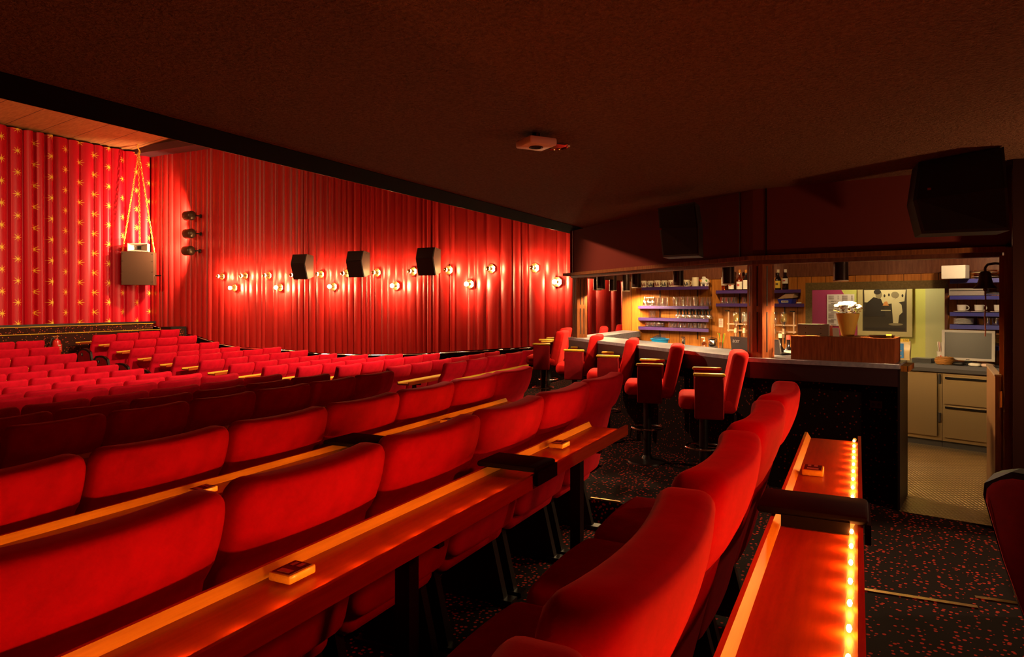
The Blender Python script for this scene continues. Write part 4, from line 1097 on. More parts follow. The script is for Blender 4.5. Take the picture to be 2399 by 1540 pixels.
# row of short glasses, blue tray with paper bag
z = SZ2[1]
g = spin(tumbler(.080, .025, .029), GLASS, 'shot_tumbler')
row_of('shot_tumbler', g, [1693, 1699, 1705, 1711, 1717, 1723], [-.15, -.08], z, 'small clear tumbler under the spirit bottles, {} from the mug shelves', 'glass', 'small tumblers under the bottles')
copy_mesh(g, at(1743, -.12, z), 'small clear tumbler standing alone against the column', 'small tumblers under the bottles')
t = thing('blue_tray', 'small blue plastic tray with white label on the purple shelf', 'tray', at(1844, -.12, z), AB)
m = MB(); m.hexa([(-.075, -.05, 0), (.075, -.05, 0), (.075, .05, 0), (-.075, .05, 0)], [(-.088, -.06, .05), (.088, -.06, .05), (.088, .06, .05), (-.088, .06, .05)]); m.box((0, 0, .052), (.19, .135, .006))
m.obj('body', mat('royal blue plastic', (.02, .035, .42), .35), t); l = MB().box((0, -.058, .024), (.085, .004, .024)).obj('label_card', LW, t)
m = MB()
for q_ in range(6): m.box((-.03 + .012 * q_, -.0605, .024), (.007, .001, .010))
m.obj('lettering', INK, l)
t = MB(); t.hexa([(-.10, -.05, 0), (.08, -.05, .008), (.10, .05, .02), (-.08, .05, .005)], [(-.02, -.04, .055), (.10, -.03, .085), (.11, .04, .09), (-.03, .04, .07)])
o = t.obj('paper_bag', mat('beige crumpled paper', (.45, .28, .16), .8)); o.location = Vector(at(1846, -.12, z + .056)); o.rotation_euler = (0, 0, AB); tag(o, 'crumpled beige paper bag lying on the blue tray', 'bag')
o = MB().soft(.05, .04, .018, rx=.008, ry=.008, rz=.008, nx=1, nz=1, ny=1, seg=2).obj('sweet_packet', WHITE); o.location = Vector(at(1872, -.12, z + .009)); o.rotation_euler = (0, 0, AB); tag(o, 'tiny white packet right of the blue tray', 'packet')

# optic rack with upside down bottles
rack = thing('optic_rack', 'steel rack holding upside down spirit bottles on the back wall', 'rack', at(1785, -.08, EYE - .45), AB)
d_ = dB(1785, -.08); zA, zB = EYE + (HY - 761) / F * d_ - rack.location.z, EYE + (HY - 776) / F * d_ - rack.location.z
xl = -(Vector(at(1704, -.08, 0)) - Vector(at(1785, -.08, 0))).length; xr = (Vector(at(1866, -.08, 0)) - Vector(at(1785, -.08, 0))).length
PALEBAR = mat('pale rack rail', (.72, .45, .30), .35, .4)
MB().box((( xl + xr) / 2, 0, zA), (xr - xl, .02, .018)).obj('rail', PALEBAR, rack); MB().box(((xl + xr) / 2, 0, zB), (xr - xl, .02, .018)).obj('rail', PALEBAR, rack)
for xx in (xl + .02, xr - .03):
    q = MB().cyl((xx, 0, zB - .02), (xx, 0, zB + .24), .013, n=10).obj('post', PALEBAR, rack, True); MB().box((xx - .015, -.012, zB + .245), (.05, .03, .014)).obj('clip', BLACK, q)
for i, (x, body, lab, em, txt) in enumerate(((1724, GLASS, LY, INKR, 'upside down bottle with yellow label, left of the column'), (1744, GLASS, LW, LR, 'upside down bottle with white label touching the column'),
                                    (1814, GLASS, None, None, 'upside down clear bottle with blue emblem, right of the column'), (1836, GLASS, LY, INKR, 'upside down bottle with yellow label, farthest right on the rack'))):
    g = bottle(txt, x, -.13, EYE, .21, .036, body, lab, None, .30, (.10, .56), 'upside down bottles in the rack', em, 'optic_bottle')
    g.rotation_euler = (PI, 0, AB); d_ = dB(x, -.13); g.location.z = EYE + (HY - 731) / F * d_
    if i == 2:
        m = MB(); m.cyl((0, .0365, .10), (0, .038, .10), .024, n=9); m.obj('emblem', LB, g)
    MB().lathe([(.018, .20), (.020, .235), (.024, .24), (.024, .262), (.014, .27), (.014, .30), (.008, .31)], n=12).obj('dispenser', PALEBAR, g, True)
o = MB().box((0, 0, 0), (.062, .002, .112)).obj('paper_notice', LW); o.location = onB(1689, 757, -.004); o.rotation_euler = (0, 0, AB); tag(o, 'small white paper notice pinned beside the bottle rack', 'notice')
m = MB(); m.box((0, -.0016, .04), (.03, .0006, .007))
for q_ in range(5): m.box((0, -.0016, .02 - .012 * q_), (.045, .0006, .003))
m.obj('lettering', INKR, o)

# things on the worktop and counter
ZW = EYE - .60
def pix(x, y, d): return P(x, y, d)
tub = thing('blue_tub', 'bright blue plastic tub behind the far end of the counter', 'tub', at(1546, -.40, ZW), AB)
MB().lathe([(.07, 0), (.09, .005), (.115, .10), (.128, .105), (.128, .112), (.108, .108), (.085, .012), (.001, .012)], n=20).obj('body', mat('cyan blue plastic', (.01, .28, .72), .35), tub, True)
o = MB(); o.hexa([(-.06, -.05, 0), (.06, -.05, .02), (.06, .05, .02), (-.06, .05, 0)], [(-.07, -.06, .05), (.07, -.06, .095), (.07, .06, .095), (-.07, .06, .05)])
o = o.obj('clear_box', thin_glass('pale clear plastic', (.9, .85, .8), .2, .45)); o.location = at(1545, -.40, ZW + .085); o.rotation_euler = (0, 0, AB); tag(o, 'clear plastic box standing in the blue tub', 'box')
f = thing('kitchen_tap', 'chrome mixer tap beside the blue tub', 'tap', at(1602, -.35, ZW), AB)
MB().lathe([(.028, 0), (.026, .015), (.022, .02), (.022, .11), (.026, .115), (.024, .13), (.001, .132)], n=14).obj('body', CHROME, f, True)
MB().tube([(.005, 0, .05), (.03, -.03, .10), (.05, -.07, .13), (.055, -.10, .12), (.055, -.11, .10)], .011, 8).obj('spout', CHROME, f, True)
MB().box((-.01, .0, .142), (.06, .014, .012)).obj('lever', CHROME, f)
o = MB().soft(.07, .05, .03, (0, 0, .015), .012, .012, .012, 2, 1, 1, 3).obj('sponge', CREAM); o.location = at(1577, -.36, ZW + .02); o.rotation_euler = (0, 0, AB); tag(o, 'small sponge lying between the blue tub and the tap', 'sponge')
s_ = thing('soap_dispenser', 'clear soap pump bottle left of the steel canister', 'dispenser', at(1650, -.34, ZW), AB)
spin([(.03, 0), (.034, .006), (.034, .075), (.02, .09), (.014, .10), (.001, .10)], thin_glass('pinkish clear plastic', (1, .72, .6), .2, .25), 'bottle', s_)
m = MB(); m.lathe([(.014, .10), (.014, .115), (.005, .118), (.005, .14), (.012, .142), (.012, .15), (.001, .151)], n=10); m.box((-.02, 0, .147), (.04, .012, .010)); m.obj('pump', WHITE, s_, True)
k_ = thing('steel_canister', 'shiny steel canister with clamp lid beside the straws', 'canister', at(1671, -.33, ZW), AB)
spin([(.05, 0), (.056, .01), (.058, .05), (.056, .11), (.050, .125), (.001, .125)], CHROME, 'body', k_, 22)
m = MB(); m.lathe([(.055, .126), (.055, .134), (.03, .142), (.001, .143)], n=20); m.obj('lid', CHROME, k_, True)
MB().tube([(-.056, -.01, .10), (-.062, -.02, .145), (0, -.025, .155), (.062, -.02, .145), (.056, -.01, .10)], .004, 6).obj('clamp', CHROME, k_, True)
sg = thing('straw_glass', 'glass full of coloured straws beside the steel canister', 'glass', at(1690, -.34, ZW), AB)
spin(tumbler(.10, .024, .028), GLASS, 'tumbler', sg)
SC = [mat('straw ' + n_, c_, .4) for n_, c_ in (('yellow', (.75, .50, .03)), ('green', (.08, .42, .05)), ('orange', (.75, .18, .02)), ('red', (.6, .03, .02)))]
for i in range(10):
    a = i * 2.4; m = MB(); m.cyl((.008 * math.cos(a), .008 * math.sin(a), .012), (.045 * math.cos(a) * (1 + .1 * (i % 3)), .03 * math.sin(a), .215 - .006 * (i % 4)), .0035, n=6)
    m.obj('straw', SC[i % 4], sg, True)
# laptop seen from behind, split by the column
dl = 5.75; a, b = pix(1716, 822, 5.98), pix(1831, 831, 5.42); lp_ = (a + b) / 2
lt = thing('laptop', 'open dark laptop seen from behind, partly covered by the wooden column', 'laptop', (lp_.x, lp_.y, ZT + .001), math.atan2(b.y - a.y, b.x - a.x))
L_ = Vector((b.x - a.x, b.y - a.y)).length; zt_ = EYE + (HY - 792) / F * 5.72 - ZT
m = MB(); m.hexa([(-L_ / 2, -.010, .0), (L_ / 2, -.010, .0), (L_ / 2, .002, .0), (-L_ / 2, .002, .0)], [(-L_ / 2 + .003, -.026, zt_), (L_ / 2 - .004, -.026, zt_), (L_ / 2 - .004, -.015, zt_), (-L_ / 2 + .003, -.015, zt_)])
m.obj('lid', mat('dark grey laptop lid', (.075, .065, .065), .45), lt)
MB().box((0, .05, .006), (L_, .12, .012)).obj('base', BLACK, lt)
text_obj('lettering', 'acer', .052, mat('silver letters', (.8, .78, .75), .4), (-L_ / 2 + .078, -.0245, zt_ - .035), (PI / 2 - .09, 0, 0), lt)
m = MB()
for q_ in range(2): m.box((L_ / 2 - .115, -.0225, zt_ - .048 - .010 * q_), (.05, .002, .005))
m.obj('small_print', SILVERPLASTIC, lt)
# wine bottles on the counter
bottle('dark wine bottle with cream capsule standing behind the laptop', 1829, 0, 0, .30, .036, DARKGLASS, LW, CREAM, .38, (.05, .22), 'wine bottles on the counter', None, 'wine_bottle').location = (*XD(1828, 6.05), ZW + .02)
bottle('dark wine bottle with red capsule and white label beside the wooden riser', 1848, 0, 0, .29, .037, DARKGLASS, LW, LR, .36, (.26, .56), 'wine bottles on the counter', LR, 'wine_bottle').location = (*XD(1847, 5.95), ZW + .02)

# wooden riser on the right part of the counter
dr0, dr1 = d_on_line(1853, off(R0, nR, .06), uR), d_on_line(2096, off(R0, nR, .06), uR)
a, b = P(1853, HY, dr0), P(2096, HY, dr1); c_ = (a + b) / 2; L_ = Vector((b.x - a.x, b.y - a.y)).length; AZ = math.atan2(b.y - a.y, b.x - a.x)
rs = thing('wooden_riser', 'reddish wooden riser box standing on the counter beside the entrance', 'box', (c_.x, c_.y, ZT), AZ)
MB().box((0, .012, .085), (L_, .024, .17)).obj('front_board', REDWOOD, rs); MB().box((0, .17, .163), (L_, .30, .016)).obj('top_board', TRIMWOOD, rs)
for sx in (-1, 1): MB().box((sx * (L_ / 2 - .012), .17, .078), (.024, .29, .155)).obj('side_board', REDWOOD, rs)
ZR = ZT + .172
def onrise(x, back): # place on the riser top at pixel column x, a distance behind its front face
    d = d_on_line(x, off(R0, nR, .06 + back), uR); q = XD(x, d); return (q.x, q.y, ZR)
q = onrise(1906, .06); dsp = thing('till_display', 'flat grey panel on the riser with four small screw holes', 'panel', q, AZ)
MB().soft(.215, .022, .086, (0, 0, .045), .004, .004, .004, 1, 1, 1, 2).obj('body', mat('warm grey metal', (.34, .30, .24), .4, .3), dsp)
m = MB()
for sx, zz in ((-.052, .060), (.052, .058), (-.052, .022), (.052, .020)): m.box((sx, -.0115, zz), (.005, .002, .008 if zz < .04 else .005))
m.obj('screw_hole', BLACK, dsp)
o = MB().box((0, 0, .002), (.09, .05, .004)).obj('receipt_pad', mat('orange paper', (.75, .35, .10), .6)); o.location = onrise(1903, .022); o.rotation_euler = (0, 0, AZ); tag(o, 'flat orange card lying in front of the grey panel', 'card')
fp_ = thing('flower_pot', 'mustard coloured flower pot with white blossoms on the riser', 'plant', onrise(1986, .22), AZ)
MB().lathe([(.040, 0), (.043, .004), (.079, .165), (.075, .165), (.070, .15), (.001, .15)], n=26).obj('pot', TERRACOTTA, fp_, True)
PETAL = mat('white petals', (.92, .86, .72), .6); LEAF = mat('dry leaves', (.42, .24, .05), .7)
for i in range(17):
    a = i * 2.399; rr = .088 * math.sqrt((i + .5) / 17); zc_ = .20 + .040 * (1 - (rr / .09) ** 2) + random.uniform(-.006, .006); m = MB()
    for kx in range(9):
        b_ = kx * 2.4; q = .5 + .5 * (kx % 3) / 2; cx_, cy_ = rr * math.cos(a) + .013 * q * math.cos(b_), rr * math.sin(a) + .013 * q * math.sin(b_)
        m.sphere((cx_, cy_, zc_ + .006 * math.sin(kx * 1.7)), .012, 7, 5, (1, 1, .8))
    m.obj('blossom', PETAL, fp_, True)
m = MB()
for i in range(46):
    a = random.uniform(0, 2 * PI); rr = random.uniform(.05, .105); zz = random.uniform(.165, .20); d_ = Vector((math.cos(a), math.sin(a), .3)); sd = Vector((-math.sin(a), math.cos(a), random.uniform(-.5, .5))) * .008
    c = Vector((rr * math.cos(a), rr * math.sin(a), zz)); m.add([c - d_ * .014, c + sd, c + d_ * .014, c - sd], [(0, 1, 2, 3)])
lv = m.obj('leaves', LEAF, fp_); lv['kind'] = 'stuff'
o = MB(); o.hexa([(-.028, -.012, 0), (.0, -.012, 0), (.0, .012, 0), (-.028, .012, 0)], [(-.012, -.006, .075), (-.004, -.006, .075), (-.004, .006, .075), (-.012, .006, .075)]); o = o.obj('folded_card', mat('reddish card', (.45, .10, .05), .6)); o.location = onrise(1951, .17); o.rotation_euler = (0, 0, AZ); tag(o, 'folded reddish card standing left of the flower pot', 'card')
o = MB(); o.hexa([(-.012, -.02, 0), (.03, -.02, 0), (.03, -.012, 0), (-.012, -.012, 0)], [(-.02, .004, .06), (.02, .004, .06), (.02, .010, .06), (-.02, .010, .06)]); o = o.obj('leaflet', LW); o.location = onrise(1957, .10); o.rotation_euler = (0, 0, AZ); tag(o, 'pale leaflet leaning beside the flower pot', 'leaflet')
tr_ = thing('round_tray', 'shallow metal dish at the entrance end of the riser', 'tray', onrise(2066, .12), AZ)
MB().lathe([(.05, 0), (.075, .004), (.085, .014), (.082, .014), (.072, .007), (.001, .006)], n=26).obj('dish', CHROME, tr_, True)
o = MB(); o.hexa([(-.017, 0, 0), (.017, 0, 0), (.017, .003, 0), (-.017, .003, 0)], [(-.017, .008, .026), (.017, .008, .026), (.017, .011, .026), (-.017, .011, .026)]); o = o.obj('price_card', LY); o.location = Vector(onrise(2082, .075)) + Vector((0, 0, .0)); o.rotation_euler = (0, 0, AZ); tag(o, 'small yellow price card at the end of the riser', 'card')

# menu poster, framed picture on the green wall
mp = thing('menu_poster', 'white drinks list poster on the magenta wall behind the window', 'poster', onB(1969, 727, RB - .012), AB)
dW = dB(1969, RB); w_ = 58 / F * dW / .93; h_ = 74 / F * dW
MB().box((0, 0, 0), (w_, .004, h_)).obj('sheet', mat('poster paper', (.66, .60, .56), .7), mp)
m = MB(); rnd = random.Random(3)
for cx_ in (-.25, .25):
    zz = .45
    while zz > -.45:
        if rnd.random() < .16: zz -= .03; m.box((cx_ * w_, -.003, zz * h_), (.20 * w_, .002, .014 * h_)); zz -= .03
        m.box(((cx_ - .09) * w_, -.003, zz * h_), (.20 * w_, .002, .009 * h_)); m.box(((cx_ + .17) * w_, -.003, zz * h_), (.05 * w_, .002, .009 * h_)); zz -= .026
m.obj('lettering', INK, mp)
x0, x1 = 2010, 2138; a, b = onB(x0, 680, RB - .03), onB(x1, 680, RB - .03); c_ = (a + b) / 2; L_ = Vector((b.x - a.x, b.y - a.y)).length
dm = dB(2074, RB - .03); zt_, zb_ = EYE + (HY - 665) / F * dm, EYE + (HY - 788) / F * dm; hh_ = (zt_ - zb_)
fr = thing('framed_picture', 'framed monochrome picture of two seated figures at a table', 'picture', (c_.x, c_.y, (zt_ + zb_) / 2), AB)
FRM = mat('speckled green gilt frame', (.42, .36, .16), .5); m = MB()
fw = .06
for sx in (-1, 1): m.box((sx * (L_ / 2 - fw / 2), 0, 0), (fw, .03, hh_))
for sz in (-1, 1): m.box((0, 0, sz * (hh_ / 2 - fw / 2)), (L_ - 2 * fw, .03, fw))
m.obj('frame', FRM, fr)
PW, PH = L_ - 2 * fw, hh_ - 2 * fw
MB().box((0, .004, 0), (PW, .008, PH)).obj('print', mat('dark sepia print', (.028, .022, .012), .5), fr)
SEP1, SEP2, SEP3 = mat('pale sepia', (.50, .44, .24), .6), mat('mid sepia', (.20, .165, .085), .6), mat('near black sepia', (.012, .009, .005), .6)
def flat(poly, y, mm, nm):
    m = MB(); v = [(px * PW, y, pz_ * PH) for px, pz_ in poly]; n = len(v)
    m.add(v + [(q[0], q[1] + .001, q[2]) for q in v], [tuple(range(n)), tuple(range(2 * n - 1, n - 1, -1))] + [(i, n + i, n + (i + 1) % n, (i + 1) % n) for i in range(n)]); m.obj(nm, mm, fr)
def ell(cx_, cz_, rx, rz, n=14): return [(cx_ + rx * math.cos(2 * PI * k / n), cz_ + rz * math.sin(2 * PI * k / n)) for k in range(n)]
flat([(-.46, .18), (.10, .14), (.44, .2), (.47, .47), (-.47, .47)], -.001, SEP1, 'light_background')
flat([(-.47, -.1), (-.42, .15), (-.25, .30), (-.08, .26), (.0, .05), (.02, -.15), (-.47, -.15)], -.003, SEP3, 'suited_figure')
flat(ell(-.13, .36, .075, .10), -.004, SEP2, 'figure_head'); flat(ell(-.16, .42, .085, .06), -.005, SEP3, 'figure_hair')
flat([(.16, .16), (.27, .22), (.38, .12), (.40, -.05), (.33, -.12), (.30, -.34), (.20, -.36), (.18, -.1)], -.003, SEP1, 'draped_figure')
flat(ell(.19, .31, .065, .09), -.004, SEP1, 'figure_head'); flat(ell(.235, .35, .085, .075), -.005, SEP2, 'figure_hair')
flat([(-.04, .10), (.10, .10), (.06, .20), (.0, .19)], -.004, mat('orange tint', (.50, .20, .05), .6), 'table_flowers')
flat([(-.08, -.02), (.14, -.02), (.14, .0), (-.08, .0)], -.004, SEP1, 'table_edge'); flat(ell(.25, -.33, .16, .03), -.004, SEP2, 'stool_seat')
flat([(-.46, -.46), (.46, -.46), (.46, -.40), (-.46, -.42)], -.004, SEP3, 'floor_line')
for i in range(5): flat(ell(-.0 + .10 * i, .33 + .02 * (i % 2), .022, .035, 10), -.0025, SEP3, 'distant_head')

# snack bag on the worktop
sb = thing('snack_bag', 'blue and cream snack bag with a yellow price tag behind the riser', 'bag', at(2114, -.30, ZW + .001), AZ)
def bagf(q): 
    t_b = max(0, 1 - abs(q.z - .10) / .11); q.y *= .25 + .75 * t_b ** .6; q.x *= 1 - .06 * math.sin(q.z * 30); return q
MB().soft(.15, .07, .20, (0, 0, .10), .006, .03, .01, 6, 8, 2, 3, bagf).obj('bag', mat('cream foil', (.62, .46, .24), .3), sb, True)
m = MB(); m.box((-.0, -.036, .10), (.032, .004, .15)); m.box((-.03, -.030, .155), (.09, .006, .04)); m.obj('blue_band', mat('blue foil', (.03, .18, .50), .3), sb)
m = MB()
for i in range(14): m.sphere((-.05 + .035 * (i % 3) * .6, -.036 + .002 * (i % 2), .03 + .011 * (i // 1) * .8), .008, 6, 4, (1.2, .4, 1))
m.obj('pictured_nuts', mat('orange print', (.62, .25, .05), .5), sb, True)
pc_ = MB().box((.02, -.02, .207), (.085, .003, .03)).obj('price_tag', LY, sb); text_obj('lettering', '2.50', .026, INK, (.03, -.0225, .207), (PI / 2, 0, 0), pc_)

# till corner: cup of straws, basket, monitor, black box, mice
cp = thing('straw_cup', 'paper cup with a red badge full of striped straws', 'cup', at(2207, -.24, ZW + .001), AZ)
MB().lathe([(.036, .0), (.038, .002), (.047, .105), (.049, .108), (.045, .108), (.036, .01), (.001, .01)], n=18).obj('cup', WHITE, cp, True)
m = MB(); m.cyl((0, -.043, .055), (0, -.0465, .056), .017, n=12); m.obj('badge', RED, cp)
PS = mat('pink white straw', (.75, .48, .42), .4)
for i in range(12):
    a = i * 2.4; m = MB(); m.cyl((.02 * math.cos(a), .02 * math.sin(a), .02), (.038 * math.cos(a), .034 * math.sin(a), .195 + .008 * (i % 3)), .0048, n=6); m.obj('straw', PS if i % 2 else WHITE, cp, True)
bk = thing('wicker_basket', 'round wicker basket in front of the straw cup', 'basket', at(2213, -.49, ZW + .001), 0)
WK = mat('wicker', (.45, .19, .03), .6); t_ = NT(WK); wv = t_.n('ShaderNodeTexWave'); wv.inputs['Scale'].default_value = 38; wv.bands_direction = 'Z'; t_.l(t_.obj(), wv.inputs[0]); t_.color(t_.ramp(wv.outputs['Fac'], [(.2, (.20, .07, .01)), (.7, (.52, .23, .04))]))
m = MB()
for k in range(5):
    rr = .066 + .012 * math.sin(PI * k / 4)
    m.tube([(rr * math.cos(2 * PI * i / 24), rr * math.sin(2 * PI * i / 24), .009 + .013 * k + .003 * (i % 2)) for i in range(24)], .0085, 6, closed=True)
m.lathe([(.06, .004), (.001, .004)], n=20); m.obj('weave', WK, bk, True)
bx = thing('card_reader_box', 'flat black box with glass top on the worktop', 'box', at(2164, -.37, ZW + .001), AB)
MB().box((0, 0, .02), (.17, .13, .04)).obj('body', BLACK, bx); MB().box((0, 0, .042), (.15, .11, .003)).obj('top_glass', GREYPLASTIC, bx)
mo = thing('till_monitor', 'silver framed flat monitor standing on the worktop by the entrance', 'monitor', at(2268, -.34, ZW + .001), 0)
face = (Vector((0, 0)) - Vector(mo.location[:2])).normalized(); mo.rotation_euler = (0, 0, math.atan2(face.y, face.x) + PI / 2 - .14)
W_, H_ = .43, .29; zc_ = EYE + (HY - 810) / F * dB(2268, -.34) - ZW
m = MB(); o_ = [(-W_ / 2, -H_ / 2), (W_ / 2, -H_ / 2), (W_ / 2, H_ / 2), (-W_ / 2, H_ / 2)]; k_ = [(x * .88, z * .84) for x, z in o_]
tl = .05
def tp(x, y, z): c_, s2 = math.cos(tl), math.sin(tl); return (x, y * c_ + z * s2 * -1 * -1, zc_ + z * c_ - y * s2)
v = [tp(x, 0.0, z) for x, z in o_] + [tp(x, -.018, z) for x, z in o_] + [tp(x, -.018, z) for x, z in k_] + [tp(x, -.008, z) for x, z in k_] + [tp(x * .8, .035, z * .8) for x, z in o_]
m.add(v, [(k * 4 + i, k * 4 + (i + 1) % 4, k * 4 + 4 + (i + 1) % 4, k * 4 + 4 + i) for k in range(3) for i in range(4)] + [(i, 16 + i, 16 + (i + 1) % 4, (i + 1) % 4) for i in range(4)] + [(19, 18, 17, 16)])
m.obj('casing', SILVERPLASTIC, mo)
m = MB(); m.add([tp(x, -.009, z) for x, z in k_] + [tp(x, -.006, z) for x, z in k_], [(0, 1, 2, 3), (7, 6, 5, 4)]); m.obj('screen', SCREEN, mo)
m = MB(); m.box((0, .03, zc_ / 2), (.06, .03, zc_)); m.lathe([(.09, 0), (.085, .012), (.03, .022), (.001, .023)], (0, .02, 0), 20); m.obj('stand', BLACK, mo)
m = MB(); m.box(tp(0, -.0185, -H_ * .46), (.03, .002, .006)); m.obj('badge', CHROME, mo)
for x, d, c, lab in ((2284, -.50, WHITE, 'white mouse in front of the monitor'), (2246, -.50, BLACK, 'black scanner puck left of the white mouse'), (2314, -.50, PLASTICWHITE, 'pale remote right of the white mouse')):
    o = MB().soft(.105, .06, .03, (0, 0, .015), .03, .02, .014, 4, 1, 3, 4).obj('mouse' if 'mouse' in lab else 'scanner' if 'puck' in lab else 'remote_control', c, smooth=True)
    o.location = at(x, d, ZW + .001); o.rotation_euler = (0, 0, AB - .2); tag(o, lab, 'mouse' if 'mouse' in lab else 'device')

# right shelves
def atk(x, z, k=-.15): q = P(x, HY, dB(x, k)); return (q.x, q.y, z)
o = MB().soft(.21, .10, .13, (0, 0, .065), .004, .003, .004, 1, 1, 1, 2).obj('white_carton', WHITE); o.location = atk(2238, SZ3[0] , -.30); o.rotation_euler = (0, 0, AB - .1); tag(o, 'white carton overhanging the topmost blue shelf', 'carton')
o = thing('plate_rack', 'stack of amber rimmed plates behind the bell on the top shelf', 'plate stack', atk(2308, SZ3[0], -.13), AB)
for k in range(4): MB().lathe([(.05, .0), (.11, .012), (.11, .016), (.05, .004)], (0, 0, .006 + .02 * k), 24).obj('plate', AMBERGLASS if k % 2 else CREAM, o, True)
o = thing('fax_machine', 'flat silver grey machine on the second blue shelf', 'machine', atk(2270, SZ3[1], -.15), AB)
MB().soft(.30, .18, .07, (0, 0, .037), .006, .006, .006, 1, 1, 1, 2).obj('body', SILVERPLASTIC, o); MB().box((0, -.091, .05), (.28, .004, .006)).obj('slot', BLACK, o); MB().cyl((-.15, -.06, .015), (-.185, -.07, .010), .006, n=8).obj('cable_plug', CHROME, o)
o = MB().tube([(-.07, 0, 0), (.0, -.003, .004), (.07, 0, 0)], [.012, .016, .008], 8).obj('ladle', CHROME, smooth=True); o.location = atk(2330, SZ3[1] + .017, -.2); o.rotation_euler = (0, 0, AB); tag(o, 'shiny metal utensil right of the silver machine', 'utensil')
cup = thing('coffee_cup', '', 'cup', group='coffee cups on the blue shelf')
spin([(.028, .012), (.036, .02), (.040, .075), (.037, .075), (.032, .022), (.001, .02)], WHITE, 'cup', cup, 18)
MB().tube([(.036 + .024 * math.sin(PI * k / 7), 0, .045 - .022 * math.cos(PI * k / 7)) for k in range(8)], .005, 6).obj('handle', WHITE, cup, True)
spin([(.035, .0), (.07, .008), (.07, .011), (.035, .006), (.001, .006)], WHITE, 'saucer', cup, 22)
for i, x in enumerate((2253, 2294, 2340)):
    o = cup if i == 0 else dup(cup)
    o.location = atk(x, SZ3[2], -.17); o.rotation_euler = (0, 0, AB + .2); o['label'] = f'white coffee cup on a saucer on the blue shelf, {("left one", "middle one", "one beside the door jamb")[i]}'
pl_ = None
for k in range(7):
    lab = f'white plate in the stack on the fourth blue shelf, {ORD[k]} from the bottom'; loc = Vector(atk(2258, SZ3[3] + .002 + .0085 * k, -.15))
    if pl_ is None: pl_ = spin([(.05, 0), (.085, .008), (.085, .011), (.05, .004), (.001, .004)], WHITE, 'white_plate', None, 22); pl_.location = loc; tag(pl_, lab, 'plate', 'stack of white plates')
    else: copy_mesh(pl_, loc, lab, 'stack of white plates')
g = spin(tumbler(.07, .026, .03), GLASS, 'tea_glass'); g.location = atk(2312, SZ3[3] + .001, -.16); tag(g, 'small clear glass beside the plate stack, left one', 'glass', 'tea glasses on the blue shelf')
copy_mesh(g, atk(2332, SZ3[3] + .001, -.16), 'small clear glass beside the door jamb, right one', 'tea glasses on the blue shelf')
bw_ = None
for k in range(3):
    lab = f'yellowish bowl stacked right of the monitor, {("lowest", "middle", "top")[k]} one'; loc = Vector(atk(2345, SZ3[4] + .002 + .034 * k, -.12))
    if bw_ is None: bw_ = spin([(.035, 0), (.06, .012), (.075, .032), (.072, .032), (.055, .014), (.001, .008)], mat('yellow glaze bowl', (.60, .42, .14), .3), 'glazed_bowl', None, 20); bw_.location = loc; tag(bw_, lab, 'bowl', 'stack of bowls by the monitor')
    else: copy_mesh(bw_, loc, lab, 'stack of bowls by the monitor')

# bell on a bracket from the door post
q = P(2308, 655, 4.35); be = thing('brass_bell', 'dark brass bell with a pull cord hanging from the door post', 'bell', q, AR)
MB().lathe([(.001, .055), (.02, .052), (.032, .040), (.036, .0), (.044, -.030), (.062, -.052), (.064, -.058), (.056, -.056), (.04, -.03), (.03, .0), (.001, .04)], n=26).obj('bell_body', DARKBRASS, be, True)
MB().tube([(0, 0, .052), (0, 0, .075), (.015, 0, .095), (.05, 0, .10), (.09, 0, .095)], .008, 8).obj('bracket', DARKBRASS, be, True)
m = MB(); m.sphere((0, 0, -.064), .012, 10, 8); m.obj('clapper', DARKBRASS, be, True)
MB().tube([(0, 0, -.07), (.003, 0, -.15), (-.002, 0, -.24), (.002, 0, -.33), (0, 0, -.36)], .004, 6).obj('pull_cord', mat('red brown cord', (.26, .06, .03), .7), be, True)

# swing door leaf of the entrance
a, b = XD(2338, 4.25), XD(2317, 4.95); dv = (b - a).normalized(); c_ = (a + b) / 2; L_ = (b - a).length
sd = thing('swing_door', 'narrow low swing door opened beside the door post', 'door', (c_.x, c_.y, 0), math.atan2(dv.y, dv.x))
MB().box((0, 0, .53), (L_, .028, .82)).obj('leaf', wood('door leaf wood', (.20, .10, .045), (.11, .05, .02), .4, 5, (14, 14, 1.1)), sd)
MB().box((0, 0, .945), (L_, .036, .012)).obj('top_edge', mat('grey brown edge', (.22, .16, .11), .4), sd)
m = MB(); m.box((-L_ / 2 + .02, -.018, .80), (.03, .008, .10)); m.cyl((-L_ / 2 - .005, -.012, .75), (-L_ / 2 - .005, -.012, .85), .008, n=8); m.obj('hinge', BRASS, sd)

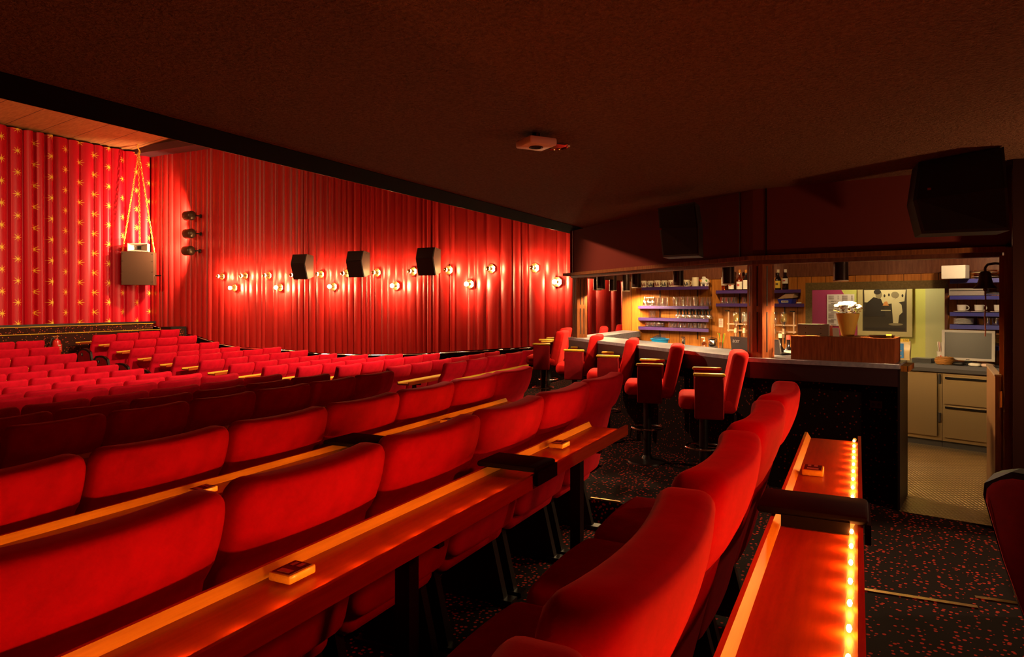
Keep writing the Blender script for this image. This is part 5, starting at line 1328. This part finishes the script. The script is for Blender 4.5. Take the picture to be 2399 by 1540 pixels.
# ================================================================== BAR STOOLS
def make_stool():
    r = thing('bar_stool', '', 'bar stool', group='swivel bar stools along the counter')
    # local +y is the way the sitter faces, base on the floor
    def cush(q):
        q.z += .02 * (1 - (q.x / .22) ** 2) * (1 if q.z > .66 else 0); return q
    MB().soft(.43, .41, .10, (0, .0, .655), .05, .05, .042, 6, 1, 6, 4, cush).obj('seat', VELVET_STOOL, r, True)
    def bk_(q):
        q.y += -.085 * (q.z - .60) / .40; q.y += .010 * (q.x / .2) ** 2; return q
    MB().soft(.42, .115, .45, (0, -.155, .81), .032, .035, .04, 8, 8, 2, 4, bk_).obj('backrest', VELVET_STOOL, r, True)
    for sx in (-1, 1):
        x = sx * .245
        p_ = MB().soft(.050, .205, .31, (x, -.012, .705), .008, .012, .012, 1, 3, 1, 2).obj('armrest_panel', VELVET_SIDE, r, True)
        MB().soft(.055, .225, .022, (x, -.012, .872), .006, .008, .008, 1, 1, 2, 2).obj('armrest_top', OAKLEDGE, p_, True)
    MB().box((0, .02, .59), (.34, .30, .03)).obj('swivel_plate', BLACKMETAL, r)
    m = MB(); m.cyl((0, .02, .02), (0, .02, .58), .032, n=16); m.lathe([(.17, 0), (.165, .012), (.05, .03), (.034, .06)], (0, .02, 0), 26); m.obj('pedestal', BLACKMETAL, r, True)
    m = MB(); m.tube([(.135 * math.cos(2 * PI * k / 28), .02 + .135 * math.sin(2 * PI * k / 28), .30) for k in range(28)], .008, 7, closed=True)
    for k in range(3): a = 2 * PI * k / 3 + .5; m.cyl((.03 * math.cos(a), .02 + .03 * math.sin(a), .30), (.133 * math.cos(a), .02 + .133 * math.sin(a), .30), .006, n=6)
    m.obj('foot_ring', CHROME, r, True)
    return r
stool = make_stool()
SP = [(1655, 5.22, .22), (1522, 6.02, .22), (1427, 6.95, .23), (1350, 7.75, .22), (1276, 8.85, .20), (1288, 9.8, .20)]
SN_ = ['nearest to the wooden column', 'second from the column', 'third from the column', 'fourth from the column', 'fifth from the column, at the far end', 'mostly hidden behind the fifth stool']
for i, (x, d, rr) in enumerate(SP):
    q = XD(x, d); o = stool if i == 0 else dup(stool)
    o.location = (q.x, q.y, .0); o.rotation_euler = (0, 0, rr); o['label'] = 'orange red bar stool with wooden armrests, ' + SN_[i]
for x, d, lab in ((1378, 10.3, 'bar stool behind the return counter, only its rounded back top showing, left'), (1419, 11.2, 'bar stool behind the return counter, only its rounded back top showing, right')):
    q = XD(x, d); dup(stool, (q.x, q.y, 0), math.atan2(q.y, q.x), lab)
